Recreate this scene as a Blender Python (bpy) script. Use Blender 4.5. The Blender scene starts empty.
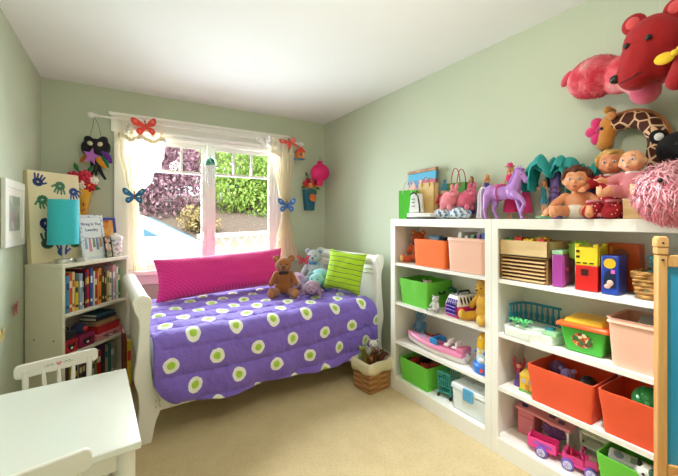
SKY, SUN, PORT, EXPO, WARM_FILL, SPOT = 2.2, 3.6, 58, .40, 13, 120
REAR_FILLS = [('rear_fill', (.3, -1.35, 1.6), (.9, 2, 1.2), 1.6, 1.3, 5, (.95, .98, 1))]  # added fill light in front of the solid rear wall, no window there
import bpy, math, random
from mathutils import Matrix, Vector, Euler
R = math.radians
PI = math.pi
SC = bpy.context.scene
COL = SC.collection
random.seed(7)

# ------------------------------------------------------------------ materials
def lin(c):
    if isinstance(c, str):
        c = c.lstrip('#'); c = [int(c[i:i+2], 16)/255 for i in (0, 2, 4)]
    return tuple((x/12.92 if x <= .04045 else ((x+.055)/1.055)**2.4) for x in c)
MATS = {}
class NT:
    def __init__(s, name):
        s.m = bpy.data.materials.new(name); s.m.use_nodes = True
        s.t = s.m.node_tree; s.n = s.t.nodes; s.l = s.t.links
        s.p = s.n['Principled BSDF']; s.out = s.n['Material Output']
        s.tc = s.n.new('ShaderNodeTexCoord')
    def node(s, kind, **kw):
        n = s.n.new('ShaderNode'+kind)
        for k, v in kw.items(): setattr(n, k, v)
        return n
    def link(s, a, b): s.l.new(a, b)
    def math(s, op, a, b=None, c=None):
        n = s.node('Math', operation=op)
        for i, x in enumerate((a, b, c)):
            if x is None: continue
            if isinstance(x, (int, float)): n.inputs[i].default_value = x
            else: s.link(x, n.inputs[i])
        return n.outputs[0]
    def mix(s, fac, a, b):
        n = s.node('Mix', data_type='RGBA')
        for sock, x in ((n.inputs[0], fac), (n.inputs[6], a), (n.inputs[7], b)):
            if isinstance(x, (int, float)): sock.default_value = x
            elif isinstance(x, (tuple, list)): sock.default_value = (*x[:3], 1)
            else: s.link(x, sock)
        return n.outputs[2]
    def ramp(s, fac, stops, interp='LINEAR'):
        n = s.node('ValToRGB'); cr = n.color_ramp; cr.interpolation = interp
        while len(cr.elements) < len(stops): cr.elements.new(.5)
        for e, (p, c) in zip(cr.elements, stops): e.position = p; e.color = (*lin(c), 1)
        s.link(fac, n.inputs[0]); return n.outputs[0]
    def noise(s, scale, detail=3, src='Object', vec=None):
        n = s.node('TexNoise'); n.inputs['Scale'].default_value = scale; n.inputs['Detail'].default_value = detail
        s.link(vec or s.tc.outputs[src], n.inputs['Vector']); return n
    def bump(s, h, strength=.3, dist=.01):
        b = s.node('Bump'); b.inputs['Strength'].default_value = strength; b.inputs['Distance'].default_value = dist
        s.link(h, b.inputs['Height']); s.link(b.outputs[0], s.p.inputs['Normal'])
    def mapping(s, scale=(1, 1, 1), src='Object', rot=(0, 0, 0), loc=(0, 0, 0)):
        n = s.node('Mapping'); n.inputs['Scale'].default_value = scale; n.inputs['Rotation'].default_value = rot
        n.inputs['Location'].default_value = loc
        s.link(s.tc.outputs[src], n.inputs['Vector']); return n.outputs[0]
    def base(s, c): 
        if isinstance(c, (tuple, list)): s.p.inputs['Base Color'].default_value = (*c[:3], 1)
        else: s.link(c, s.p.inputs['Base Color'])

def mat(name, col, rough=.55, var=.07, vs=9, bump=0, bs=80, metal=0, sheen=0, alpha=None, coat=0, bd=.004):
    if name in MATS: return MATS[name]
    t = NT(name); c = lin(col)
    n = t.noise(vs)
    t.base(t.mix(n.outputs[0], tuple(x*(1-var) for x in c), tuple(min(1, x*(1+var)) for x in c)))
    t.p.inputs['Roughness'].default_value = rough; t.p.inputs['Metallic'].default_value = metal
    if sheen: t.p.inputs['Sheen Weight'].default_value = sheen; t.p.inputs['Sheen Roughness'].default_value = .5
    if coat: t.p.inputs['Coat Weight'].default_value = coat
    if bump: t.bump(t.noise(bs, 4).outputs[0], bump, bd)
    MATS[name] = t.m; return t.m
def plastic(col): return mat('plastic_'+col.strip('#'), col, .32, .03)
def paper(col): return mat('paper_'+col.strip('#'), col, .55, .08, 30)
def plushm(col):
    if sum(lin(col)) < .06: return mat('plush_'+col.strip('#'), col, 1, .1, 26, .5, 260, bd=.004)
    return mat('plush_'+col.strip('#'), col, .95, .16, 26, .8, 260, sheen=.35, bd=.006)
def cloth(col): return mat('cloth_'+col.strip('#'), col, .9, .08, 14, .25, 300, sheen=.15)
def skin(col='#e8a57c'): return mat('vinyl_skin_'+col.strip('#'), col, .42, .05)
def wood(name, c1, c2, scale=(1, 1, 12), rough=.5):
    if name in MATS: return MATS[name]
    t = NT(name); v = t.mapping(scale)
    n = t.noise(4, 6, vec=v); n.inputs['Distortion'].default_value = .6
    t.base(t.ramp(n.outputs[0], [(.3, c1), (.7, c2)])); t.p.inputs['Roughness'].default_value = rough
    t.bump(n.outputs[0], .08, .003); MATS[name] = t.m; return t.m
def wicker(name, c1, c2, sx=70, sz=70):
    if name in MATS: return MATS[name]
    t = NT(name)
    sep = t.node('SeparateXYZ'); t.link(t.tc.outputs['Object'], sep.inputs[0])
    a = t.math('SINE', t.math('MULTIPLY', t.math('ADD', sep.outputs[0], sep.outputs[1]), sx*2))
    b = t.math('SINE', t.math('MULTIPLY', sep.outputs[2], sz*2.2))
    h = t.math('MULTIPLY', a, b)
    h2 = t.math('ADD', t.math('MULTIPLY', h, .5), .5)
    n = t.noise(60)
    f = t.math('MULTIPLY', h2, t.math('ADD', n.outputs[0], .4))
    t.base(t.mix(f, lin(c1), lin(c2))); t.p.inputs['Roughness'].default_value = .7
    t.bump(h2, .9, .01); MATS[name] = t.m; return t.m
def patches(name, cols, scale=12, rough=.5, src='Object', feat='F1'):
    if name in MATS: return MATS[name]
    t = NT(name); v = t.node('TexVoronoi'); v.inputs['Scale'].default_value = scale
    t.link(t.tc.outputs[src], v.inputs['Vector'])
    sep = t.node('SeparateColor'); t.link(v.outputs['Color'], sep.inputs[0])
    k = len(cols); t.base(t.ramp(sep.outputs[0], [(i/k, c) for i, c in enumerate(cols)], 'CONSTANT'))
    t.p.inputs['Roughness'].default_value = rough; MATS[name] = t.m; return t.m
def spots(name, ground, spot, scale=25, r=.28, rough=.6, rnd=1.0, edge=False):
    if name in MATS: return MATS[name]
    t = NT(name); v = t.node('TexVoronoi'); v.inputs['Scale'].default_value = scale
    v.inputs['Randomness'].default_value = rnd
    if edge: v.feature = 'DISTANCE_TO_EDGE'
    t.link(t.tc.outputs['Object'], v.inputs['Vector'])
    f = t.math('LESS_THAN', v.outputs['Distance'], r)
    t.base(t.mix(f, lin(ground), lin(spot))); t.p.inputs['Roughness'].default_value = rough
    MATS[name] = t.m; return t.m
def stripes(name, c1, c2, freq, axis=2, duty=.8, rough=.9, src='Object', wob=0):
    if name in MATS: return MATS[name]
    t = NT(name); sep = t.node('SeparateXYZ'); t.link(t.tc.outputs[src], sep.inputs[0])
    x = sep.outputs[axis]
    if wob: x = t.math('ADD', x, t.math('MULTIPLY', t.noise(8).outputs[0], wob))
    f = t.math('LESS_THAN', t.math('FRACT', t.math('MULTIPLY', x, freq)), duty)
    t.base(t.mix(f, lin(c2), lin(c1))); t.p.inputs['Roughness'].default_value = rough
    t.p.inputs['Sheen Weight'].default_value = .15; MATS[name] = t.m; return t.m

WHITE = mat('white_paint', '#efece4', .4, .02)
WHITE2 = mat('white_shelf_paint', '#f1eee6', .45, .02)
CREAM = mat('cream_paint', '#e6e0cb', .45, .03)
BLACK = mat('black_plastic', '#141416', .4, .05)
METAL = mat('brushed_metal', '#c4c2ba', .3, .04, metal=.9)
STRING = mat('string', '#d8d4c8', .8)
PAGES = mat('book_pages', '#e9e0cc', .8, .06, 60)

# ------------------------------------------------------------------ mesh helper
class MB:
    def __init__(s, M=None): s.v = []; s.f = []; s.mi = []; s.M = M
    def add(s, vs, fs, mi=0, M=None):
        o = len(s.v)
        for p in vs:
            p = Vector(p)
            if M is not None: p = M @ p
            if s.M is not None: p = s.M @ p
            s.v.append(tuple(p))
        for f in fs: s.f.append([o+i for i in f]); s.mi.append(mi)
        return s
    def box(s, c, d, mi=0, M=None, rz=0, top=None):
        hx, hy, hz = d[0]/2, d[1]/2, d[2]/2
        tx, ty = (hx, hy) if top is None else (top[0]/2, top[1]/2)
        vs = [(-hx, -hy, -hz), (hx, -hy, -hz), (hx, hy, -hz), (-hx, hy, -hz), (-tx, -ty, hz), (tx, -ty, hz), (tx, ty, hz), (-tx, ty, hz)]
        T = Matrix.Translation(c) @ Matrix.Rotation(rz, 4, 'Z')
        if M is not None: T = T @ M
        return s.add(vs, [(3, 2, 1, 0), (4, 5, 6, 7), (0, 1, 5, 4), (1, 2, 6, 5), (2, 3, 7, 6), (3, 0, 4, 7)], mi, T)
    def span(s, a, b, mi=0):
        return s.box([(a[i]+b[i])/2 for i in range(3)], [abs(b[i]-a[i]) for i in range(3)], mi)
    def cyl(s, p0, p1, r0, r1=None, n=16, mi=0):
        if r1 is None: r1 = r0
        p0 = Vector(p0); p1 = Vector(p1); d = (p1-p0)
        q = d.normalized().to_track_quat('Z', 'Y').to_matrix()
        vs = []
        for p, r in ((p0, r0), (p1, r1)):
            for i in range(n):
                a = 2*PI*i/n; vs.append(p + q @ Vector((r*math.cos(a), r*math.sin(a), 0)))
        fs = [(i, (i+1) % n, n+(i+1) % n, n+i) for i in range(n)] + [tuple(range(n-1, -1, -1)), tuple(range(n, 2*n))]
        return s.add(vs, fs, mi)
    def ball(s, c, r, mi=0, rot=None, n=18, m=11):
        if isinstance(r, (int, float)): r = (r, r, r)
        vs = [(0, 0, 1)]
        for j in range(1, m):
            b = PI*j/m
            for i in range(n):
                a = 2*PI*i/n; vs.append((math.sin(b)*math.cos(a), math.sin(b)*math.sin(a), math.cos(b)))
        vs.append((0, 0, -1)); fs = []
        for i in range(n): fs.append((0, 1+i, 1+(i+1) % n))
        for j in range(m-2):
            for i in range(n):
                a = 1+j*n+i; b = 1+j*n+(i+1) % n; fs.append((a, a+n, b+n, b))
        k = 1+(m-2)*n
        for i in range(n): fs.append((k+(i+1) % n, k+i, len(vs)-1))
        T = Matrix.Translation(c)
        if rot: T = T @ Euler([R(x) for x in rot]).to_matrix().to_4x4()
        return s.add(vs, fs, mi, T @ Matrix.Diagonal((*r, 1)))
    def cap(s, p0, p1, r0, r1=None, mi=0, k=6):
        """round limb from p0 to p1 as overlapping balls (for fuse)"""
        if r1 is None: r1 = r0
        p0 = Vector(p0); p1 = Vector(p1)
        L = (p1-p0).length; k = max(2, int(L/(min(r0, r1)*.5))+1)
        for i in range(k+1):
            t = i/k; s.ball(p0.lerp(p1, t), r0+(r1-r0)*t, mi, n=10, m=7)
        return s
    def lathe(s, prof, c=(0, 0, 0), n=24, mi=0, M=None):
        vs = []; fs = []
        for r, z in prof:
            for i in range(n):
                a = 2*PI*i/n; vs.append((max(r, 1e-5)*math.cos(a), max(r, 1e-5)*math.sin(a), z))
        for j in range(len(prof)-1):
            for i in range(n):
                fs.append((j*n+i, j*n+(i+1) % n, (j+1)*n+(i+1) % n, (j+1)*n+i))
        fs.append(tuple(range(n-1, -1, -1))); o = (len(prof)-1)*n; fs.append(tuple(range(o, o+n)))
        T = Matrix.Translation(c)
        if M is not None: T = T @ M
        return s.add(vs, fs, mi, T)
    def tube(s, pts, r, n=8, mi=0, closed=False):
        pts = [Vector(p) for p in pts]; k = len(pts); vs = []; fs = []
        rr = r if isinstance(r, (list, tuple)) else [r]*k
        up = None
        for i, p in enumerate(pts):
            if closed: d = pts[(i+1) % k]-pts[i-1]
            else: d = pts[min(i+1, k-1)]-pts[max(i-1, 0)]
            d.normalize()
            if up is None: up = Vector((0, 0, 1)) if abs(d.z) < .9 else Vector((1, 0, 0))
            a = d.cross(up).normalized(); b = a.cross(d).normalized(); up = b
            for j in range(n):
                t = 2*PI*j/n; vs.append(p + a*rr[i]*math.cos(t) + b*rr[i]*math.sin(t))
        m = k if closed else k-1
        for i in range(m):
            for j in range(n):
                x = i*n; y = ((i+1) % k)*n
                fs.append((x+j, y+j, y+(j+1) % n, x+(j+1) % n))
        if not closed: fs += [tuple(range(n)), tuple(range(k*n-1, (k-1)*n-1, -1))]
        return s.add(vs, fs, mi)
    def prism(s, poly, z0, z1, M=None, mi=0):
        n = len(poly)
        a = sum(poly[i][0]*poly[(i+1) % n][1]-poly[(i+1) % n][0]*poly[i][1] for i in range(n))
        if a < 0: poly = poly[::-1]
        vs = [(x, y, z0) for x, y in poly] + [(x, y, z1) for x, y in poly]
        fs = [tuple(range(n-1, -1, -1)), tuple(range(n, 2*n))] + [(i, (i+1) % n, n+(i+1) % n, n+i) for i in range(n)]
        return s.add(vs, fs, mi, M)
    def grid(s, fn, nu, nv, mi=0, closed_u=False):
        vs = [fn(i/nu, j/nv) for j in range(nv+1) for i in range(nu+1)]
        w = nu+1
        return s.add(vs, [(j*w+i, j*w+i+1, (j+1)*w+i+1, (j+1)*w+i) for j in range(nv) for i in range(nu)], mi)
    def mesh(s, name, mats):
        me = bpy.data.meshes.new(name); me.from_pydata(s.v, [], s.f)
        if not isinstance(mats, (list, tuple)): mats = [mats]
        for m in mats: me.materials.append(m)
        if len(mats) > 1:
            for p, i in zip(me.polygons, s.mi): p.material_index = i
        return me
    def build(s, name, mats, parent=None, smooth=40, bevel=0, solid=0, sub=0, seg=2):
        me = s.mesh(name, mats)
        o = bpy.data.objects.new(name, me); COL.objects.link(o)
        if parent: o.parent = parent
        if smooth:
            for p in me.polygons: p.use_smooth = True
            me.set_sharp_from_angle(angle=R(smooth))
        if solid:
            m = o.modifiers.new('s', 'SOLIDIFY'); m.thickness = solid; m.offset = 0
        if bevel:
            m = o.modifiers.new('b', 'BEVEL'); m.width = bevel; m.segments = seg; m.limit_method = 'ANGLE'; m.angle_limit = R(35)
        if sub:
            m = o.modifiers.new('u', 'SUBSURF'); m.levels = sub; m.render_levels = sub
        return o
    def fuse(s, name, mats, parent=None, voxel=.005, it=6, fac=.5):
        """one continuous surface through all the overlapping shapes"""
        me = s.mesh(name, [mats] if not isinstance(mats, (list, tuple)) else mats)
        t = bpy.data.objects.new(name, me); COL.objects.link(t)
        m = t.modifiers.new('r', 'REMESH'); m.mode = 'VOXEL'; m.voxel_size = voxel
        m = t.modifiers.new('s', 'SMOOTH'); m.iterations = it; m.factor = fac
        dg = bpy.context.evaluated_depsgraph_get(); dg.update()
        me2 = bpy.data.meshes.new_from_object(t.evaluated_get(dg))
        bpy.data.objects.remove(t); bpy.data.meshes.remove(me); me2.name = name
        for p in me2.polygons: p.use_smooth = True
        o = bpy.data.objects.new(name, me2); COL.objects.link(o)
        if parent: o.parent = parent
        return o

def tag(o, label=None, cat=None, group=None, kind=None):
    if label: o['label'] = label
    if cat: o['category'] = cat
    if group: o['group'] = group
    if kind: o['kind'] = kind
    return o
def thing(name, label, cat, loc=(0, 0, 0), rz=0, group=None, tilt=None):
    o = bpy.data.objects.new(name, None); COL.objects.link(o); o.empty_display_size = .05
    o.location = loc; o.rotation_euler = (R(tilt[0]) if tilt else 0, R(tilt[1]) if tilt else 0, R(rz))
    return tag(o, label, cat, group)
def put(o, loc, rz=0, tilt=(0, 0)):
    o.location = loc; o.rotation_euler = (R(tilt[0]), R(tilt[1]), R(rz)); return o
def struct(o): o['kind'] = 'structure'; return o
def text(name, body, size, mat_, parent, loc, rot, ext=.0008, align='CENTER'):
    cu = bpy.data.curves.new(name, 'FONT'); cu.body = body; cu.size = size; cu.extrude = ext; cu.align_x = align; cu.align_y = 'CENTER'
    t = bpy.data.objects.new(name, cu); COL.objects.link(t)
    dg = bpy.context.evaluated_depsgraph_get(); dg.update()
    me = bpy.data.meshes.new_from_object(t.evaluated_get(dg)); bpy.data.objects.remove(t)
    me.materials.clear(); me.materials.append(mat_)
    o = bpy.data.objects.new(name, me); COL.objects.link(o); o.parent = parent; o.location = loc; o.rotation_euler = rot
    return o
def circ(r, n=20, cx=0, cy=0, ry=None): return [(cx+r*math.cos(2*PI*i/n), cy+(ry or r)*math.sin(2*PI*i/n)) for i in range(n)]
FX = Matrix.Rotation(R(90), 4, 'X')       # polygon x,y -> x,z ; extrusion towards -Y
def onface(x=0, y=0, z=0): return Matrix.Translation((x, y, z)) @ FX

# ------------------------------------------------------------------ camera
H = 1.3
cam = bpy.data.cameras.new('camera'); co = bpy.data.objects.new('camera', cam); COL.objects.link(co)
co.location = (0, 0, H); co.rotation_euler = (R(90), 0, R(-31.9))
cam.sensor_width = 36; cam.lens = 36*345/678; cam.shift_y = -19/678; cam.clip_start = .02; cam.clip_end = 200
SC.camera = co

# ------------------------------------------------------------------ room
XL, XR, YB, YF, ZC = -.568, 2.05, 3.615, -1.5, 2.44
def wallmat():
    t = NT('sage_wall_paint'); n = t.noise(3, 3); m = t.noise(220, 2)
    t.base(t.mix(n.outputs[0], lin('#bac2aa'), lin('#c0c8b0'))); t.p.inputs['Roughness'].default_value = .75
    t.bump(m.outputs[0], .06, .002); return t.m
WALL = wallmat()
def carpetmat():
    t = NT('beige_carpet'); a = t.noise(9, 4); b = t.noise(420, 3); c = t.noise(70, 3)
    f = t.math('ADD', t.math('MULTIPLY', a.outputs[0], .45), t.math('MULTIPLY', c.outputs[0], .55))
    col = t.ramp(f, [(.3, '#d9bd80'), (.7, '#f0d9a4')])
    t.base(t.mix(t.math('MULTIPLY', b.outputs[0], .3), col, lin('#f2e2bc'))); t.p.inputs['Roughness'].default_value = 1
    t.p.inputs['Sheen Weight'].default_value = .2
    t.bump(t.math('ADD', b.outputs[0], c.outputs[0]), .8, .01); return t.m
struct(MB().span((XL-.15, YF-.15, -.1), (XR+.15, YB+.15, 0)).build('floor', carpetmat(), smooth=0))
struct(MB().span((XL-.15, YF-.15, ZC), (XR+.15, YB+.15, ZC+.1)).build('ceiling', mat('ceiling_white', '#eeeeec', .9, .015, 3), smooth=0))
struct(MB().span((XL-.15, YF, 0), (XL, YB+.15, ZC)).build('wall_left', WALL, smooth=0))
struct(MB().span((XR, YF, 0), (XR+.15, YB+.15, ZC)).build('wall_right', WALL, smooth=0))
struct(MB().span((XL, YF-.15, 0), (XR, YF, ZC)).build('wall_rear', WALL, smooth=0))
WX0, WX1, WZ0, WZ1 = .03, 1.43, .83, 2.06
b = MB()
b.span((XL, YB, 0), (WX0, YB+.15, ZC)); b.span((WX1, YB, 0), (XR, YB+.15, ZC))
b.span((WX0, YB, 0), (WX1, YB+.15, WZ0)); b.span((WX0, YB, WZ1), (WX1, YB+.15, ZC))
struct(b.build('wall_back', WALL, smooth=0))
struct(MB().span((XL, YF, 0), (XL+.014, YB, .09)).build('baseboard_left', WHITE, smooth=0))
struct(MB().span((XL, YB-.014, 0), (XR, YB, .09)).build('baseboard_back', WHITE, smooth=0))
struct(MB().span((XR-.014, YF, 0), (XR, .30, .09)).span((XR-.014, 2.05, 0), (XR, YB, .09)).build('baseboard_right', WHITE, smooth=0))

# window
def glassmat():
    t = NT('window_glass'); tr = t.node('BsdfTransparent'); gl = t.node('BsdfGlossy'); gl.inputs['Roughness'].default_value = .02
    fr = t.node('Fresnel'); fr.inputs['IOR'].default_value = 1.3; mx = t.node('MixShader')
    nz = t.noise(2); tr.inputs[0].default_value = (.97, .99, .98, 1)
    t.link(t.math('MULTIPLY', fr.outputs[0], t.math('ADD', t.math('MULTIPLY', nz.outputs[0], .1), .75)), mx.inputs[0])
    t.link(tr.outputs[0], mx.inputs[1]); t.link(gl.outputs[0], mx.inputs[2]); t.link(mx.outputs[0], t.out.inputs[0]); return t.m
GLASS = glassmat()
win = struct(thing('window_1', None, None, (0, YB, 0)))
b = MB()
b.span((WX0, .002, WZ0), (WX0+.03, .13, WZ1)); b.span((WX1-.03, .002, WZ0), (WX1, .13, WZ1))
b.span((WX0+.03, .002, WZ1-.03), (WX1-.03, .13, WZ1)); b.span((WX0+.03, .002, WZ0), (.70, .13, WZ0+.02)); b.span((.745, .002, WZ0), (WX1-.03, .13, WZ0+.02)); b.span((.70, .002, WZ0), (.745, .13, WZ1-.03))
struct(b.build('window_frame', WHITE, win, smooth=0))
def sash(x0, x1):
    f = MB(); w = .043
    f.span((x0, .03, .85), (x0+w, .07, 2.03)); f.span((x1-w, .03, .85), (x1, .07, 2.03))
    f.span((x0+w, .03, .85), (x1-w, .07, .885)); f.span((x0+w, .03, 1.995), (x1-w, .07, 2.03))
    f.span((x0+w, .035, 1.742), (x1-w, .065, 1.766))
    for k in (1, 2):
        x = x0+w+(x1-x0-2*w)*k/3; f.span((x-.011, .037, 1.766), (x+.011, .063, 1.995))
    s = struct(f.build('sash', WHITE, win, smooth=0))
    struct(MB().span((x0+w, .048, .88), (x1-w, .052, 1.999)).build('pane', GLASS, s, smooth=0))
    return s
s1 = sash(.0605, .6995); s2 = sash(.7455, 1.3995)
for s, x in ((s1, .675), (s2, .77)):
    b = MB().box((x, .022, 1.13), (.02, .016, .10)).cyl((x, .014, 1.15), (x, -.012, 1.15), .008).box((x, -.012, 1.125), (.014, .012, .07))
    b.box((x, .022, 1.02), (.016, .014, .05))
    struct(b.build('latch', WHITE, s, bevel=.003))
b = MB()
b.span((-.076, -.022, .832), (.03, -.0005, 2.06)); b.span((1.43, -.022, .832), (1.536, -.0005, 2.06))
b.span((-.10, -.026, 2.06), (1.56, -.0005, 2.205)); b.span((-.115, -.04, 2.205), (1.575, -.0005, 2.232))
struct(b.build('trim_1', WHITE, None, smooth=0, bevel=.003)).location = (0, YB, 0)
b = MB().span((-.11, -.075, .795), (1.57, -.0005, .8315)).span((-.076, -.02, .70), (1.536, -.0005, .795))
struct(b.build('trim_2', WHITE, None, smooth=0, bevel=.004)).location = (0, YB, 0)
# rolled blind at the window head
bl = thing('roller_blind', 'rolled white blind across the top of the window', 'blind', (.73, YB-.001, 2.09))
MB().cyl((-.70, -.045, 0), (.70, -.045, 0), .02, n=20).build('roll', mat('blind_fabric', '#f3f1ea', .8, .03), bl)
MB().box((0, -.045, -.03), (1.38, .006, .03)).build('hem_bar', WHITE, bl, bevel=.002)
for x in (-.705, .705): MB().box((x, -.033, 0), (.008, .02, .05)).build('bracket', WHITE, bl, bevel=.002)

# ------------------------------------------------------------------ outside
def leafm(c1, c2):
    n = 'leaf_'+c1[1:]
    if n in MATS: return MATS[n]
    t = NT(n); no = t.noise(30); t.base(t.ramp(no.outputs[0], [(.35, c1), (.65, c2)])); t.p.inputs['Roughness'].default_value = .6
    MATS[n] = t.m; return t.m
def shrub(name, label, cat, loc, rad, m, n=1500, leaf=.09, trunk=None, seed=1, group=None):
    rr = random.Random(seed)
    o = thing(name, label, cat, (loc[0], loc[1], trunk[0] if trunk else loc[2]-rad[2]), 0, group)
    b = MB(); dz = loc[2]-o.location.z
    lobes = [(Vector((rr.uniform(-.5, .5)*rad[0], rr.uniform(-.5, .5)*rad[1], dz+rr.uniform(-.45, .5)*rad[2])), rr.uniform(.38, .6)) for _ in range(16)]
    for i in range(n):
        c, s = lobes[rr.randrange(16)]
        d = Vector((rr.gauss(0, 1), rr.gauss(0, 1), rr.gauss(0, 1))).normalized()*rr.uniform(.6, 1)
        p = c + Vector((d.x*rad[0]*s, d.y*rad[1]*s, d.z*rad[2]*s))
        if p.z < .02: p.z = .02+rr.random()*.2
        q = Euler((rr.uniform(0, 6), rr.uniform(0, 6), rr.uniform(0, 6))).to_matrix(); L = leaf*rr.uniform(.7, 1.3)
        b.add([p+q @ Vector(v) for v in ((-L/2, 0, 0), (-L*.1, L*.28, .01), (L/2, 0, 0), (-L*.1, -L*.28, .01))], [(0, 1, 2, 3)])
    b.build('foliage', m, o, smooth=0)
    k = MB()
    for c, s in lobes[:8]:
        k.tube([(0, 0, -.05), (c.x*.3, c.y*.3, c.z*.5), tuple(c)], [.05, .03, .012], 6)
    k.build('branches', mat('bark', '#5a4636', .9, .2, 20), o)
    return o
g = MB().span((-14, YB+.16, -.2), (16, 30, -.12))
tag(g.build('driveway', mat('concrete_drive', '#c9c2b8', .9, .08, 2, .2, 40), smooth=0), None, None, kind='structure')
b = MB(); b.add([(-9, 8.6, -.15), (2.4, 6.9, -.15), (6.5, 9.8, -.15), (16, 12, -.15), (16, 30, -.15), (-9, 30, -.15), (-9, 8.6, .55), (2.4, 6.9, .62), (6.5, 9.8, .95), (16, 12, 1.1), (16, 30, 3.2), (-9, 30, 3.2), (-9, 11, 1.9), (3, 10, 1.75), (8, 12.4, 1.9)],
      [(0, 5, 4, 3, 2, 1), (0, 1, 7, 6), (1, 2, 8, 7), (2, 3, 9, 8), (3, 4, 10, 9), (4, 5, 11, 10), (5, 0, 6, 11), (6, 7, 13, 12), (7, 8, 14, 13), (8, 9, 14), (12, 13, 14, 9, 10, 11), (6, 12, 11)])
tag(b.build('planting_bank', mat('bark_mulch', '#77665a', 1, .3, 12, .8, 30), smooth=0), None, None, kind='structure')
def stonewall():
    t = NT('diamond_block_wall'); v = t.mapping((1, 1, 1), rot=(0, 0, 0)); 
    sep = t.node('SeparateXYZ'); t.link(v, sep.inputs[0])
    a = t.math('ABSOLUTE', t.math('SUBTRACT', t.math('FRACT', t.math('MULTIPLY', t.math('ADD', sep.outputs[0], sep.outputs[2]), 2.6)), .5))
    c = t.math('ABSOLUTE', t.math('SUBTRACT', t.math('FRACT', t.math('MULTIPLY', t.math('SUBTRACT', sep.outputs[0], sep.outputs[2]), 2.6)), .5))
    f = t.math('GREATER_THAN', t.math('MAXIMUM', a, c), .40)
    t.base(t.mix(f, lin('#cdb9a8'), lin('#ece2d6'))); t.p.inputs['Roughness'].default_value = .9; t.bump(f, .4, .02); return t.m
w = thing('retaining_wall', 'pale diamond pattern garden wall seen through the right window sash', 'wall', (1.35, 6.0, -.12), 34)
MB().span((-.2, 0, 0), (5.2, .22, 1.10)).build('blocks', stonewall(), w, smooth=0)
MB().span((-.23, -.04, 1.10), (5.25, .26, 1.17)).build('coping', mat('coping_stone', '#ded6cc', .9, .06), w, smooth=0, bevel=.01)
LG = leafm('#5f8a2c', '#b8d063'); LD = leafm('#3f6a2a', '#8fb24c'); LP = leafm('#7a4a5c', '#c79aa6'); LO = leafm('#8b7a4a', '#cdb27a')
shrub('plum_tree', 'purple leaved tree seen through the left window sash', 'tree', (.55, 9.6, 2.45), (1.55, .8, 1.2), LP, 6500, .12, (1.2,), 3)
shrub('garden_tree', 'yellow green tree standing behind the bright green shrub outside', 'tree', (2.6, 12.2, 3.6), (1.5, .7, 1.5), leafm('#7d9a4a', '#cfdc9a'), 3200, .16, (1.75,), 4)
shrub('garden_shrub', 'bright green leafy shrub filling the right window sash', 'shrub', (3.0, 9.5, 2.25), (1.2, .7, 1.1), LG, 6000, .11, (1.25,), 5)
shrub('garden_shrub', 'darker green shrub at the right edge of the window view', 'shrub', (5.2, 10.9, 2.7), (1.3, .9, 1.4), LD, 3000, .14, (1.3,), 6)
shrub('garden_shrub', 'low olive shrub at the foot of the purple tree outside the window', 'shrub', (1.45, 8.1, 1.3), (.5, .35, .35), LO, 900, .08, None, 8)
shrub('potted_plant', 'small yellow green plant in front of the diamond pattern wall outside', 'plant', (2.15, 6.0, .45), (.26, .18, .36), leafm('#93ad45', '#d6df8c'), 500, .08, None, 9)
shrub('hedge_tree', 'tall green tree far behind the right sash shrub', 'tree', (6.2, 15.5, 5.0), (3.6, 1.2, 2.8), leafm('#6d9442', '#c3d688'), 4200, .26, (2.0,), 10)
# white car
car = thing('car', 'white car parked outside the left window sash', 'car', (-1.0, 5.95, -.12))
prof = [(-3.0, .25), (-3.05, .7), (-2.9, 1.0), (-2.3, 1.55), (-1.6, 1.70), (.3, 1.70), (.85, 1.62), (1.3, 1.45), (2.0, 1.08), (2.35, .98), (2.5, .8), (2.52, .5), (2.45, .25)]
MB().prism(prof, 0, 1.7, onface(0, 1.7, 0)).build('body', mat('white_car_paint', '#f2f4f6', .2, .02, coat=.6), car, bevel=.07, seg=3)
cg = mat('car_glass', '#4f86a0', .08, .04)
MB().prism([(-.9, 1.12), (-.8, 1.5), (-.3, 1.6), (.35, 1.6), (.85, 1.5), (1.45, 1.16)], 0, .012, onface(0, .0, 0)).build('side_window', cg, car)
MB().box((1.66, .85, 1.275), (.74, 1.4, .02), M=Matrix.Rotation(R(28), 4, 'Y')).build('windscreen', cg, car, bevel=.005)
for x in (-2.2, 1.8):
    for y in (.1, 1.6):
        wh = MB().cyl((x, y-.11, .32), (x, y+.11, .32), .32, n=28).build('wheel', mat('tyre', '#222226', .8), car, bevel=.03)
        MB().cyl((x, y-.125, .32), (x, y-.10, .32), .2, n=20).build('hubcap', METAL, wh)
from mathutils import noise as mnoise
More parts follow.
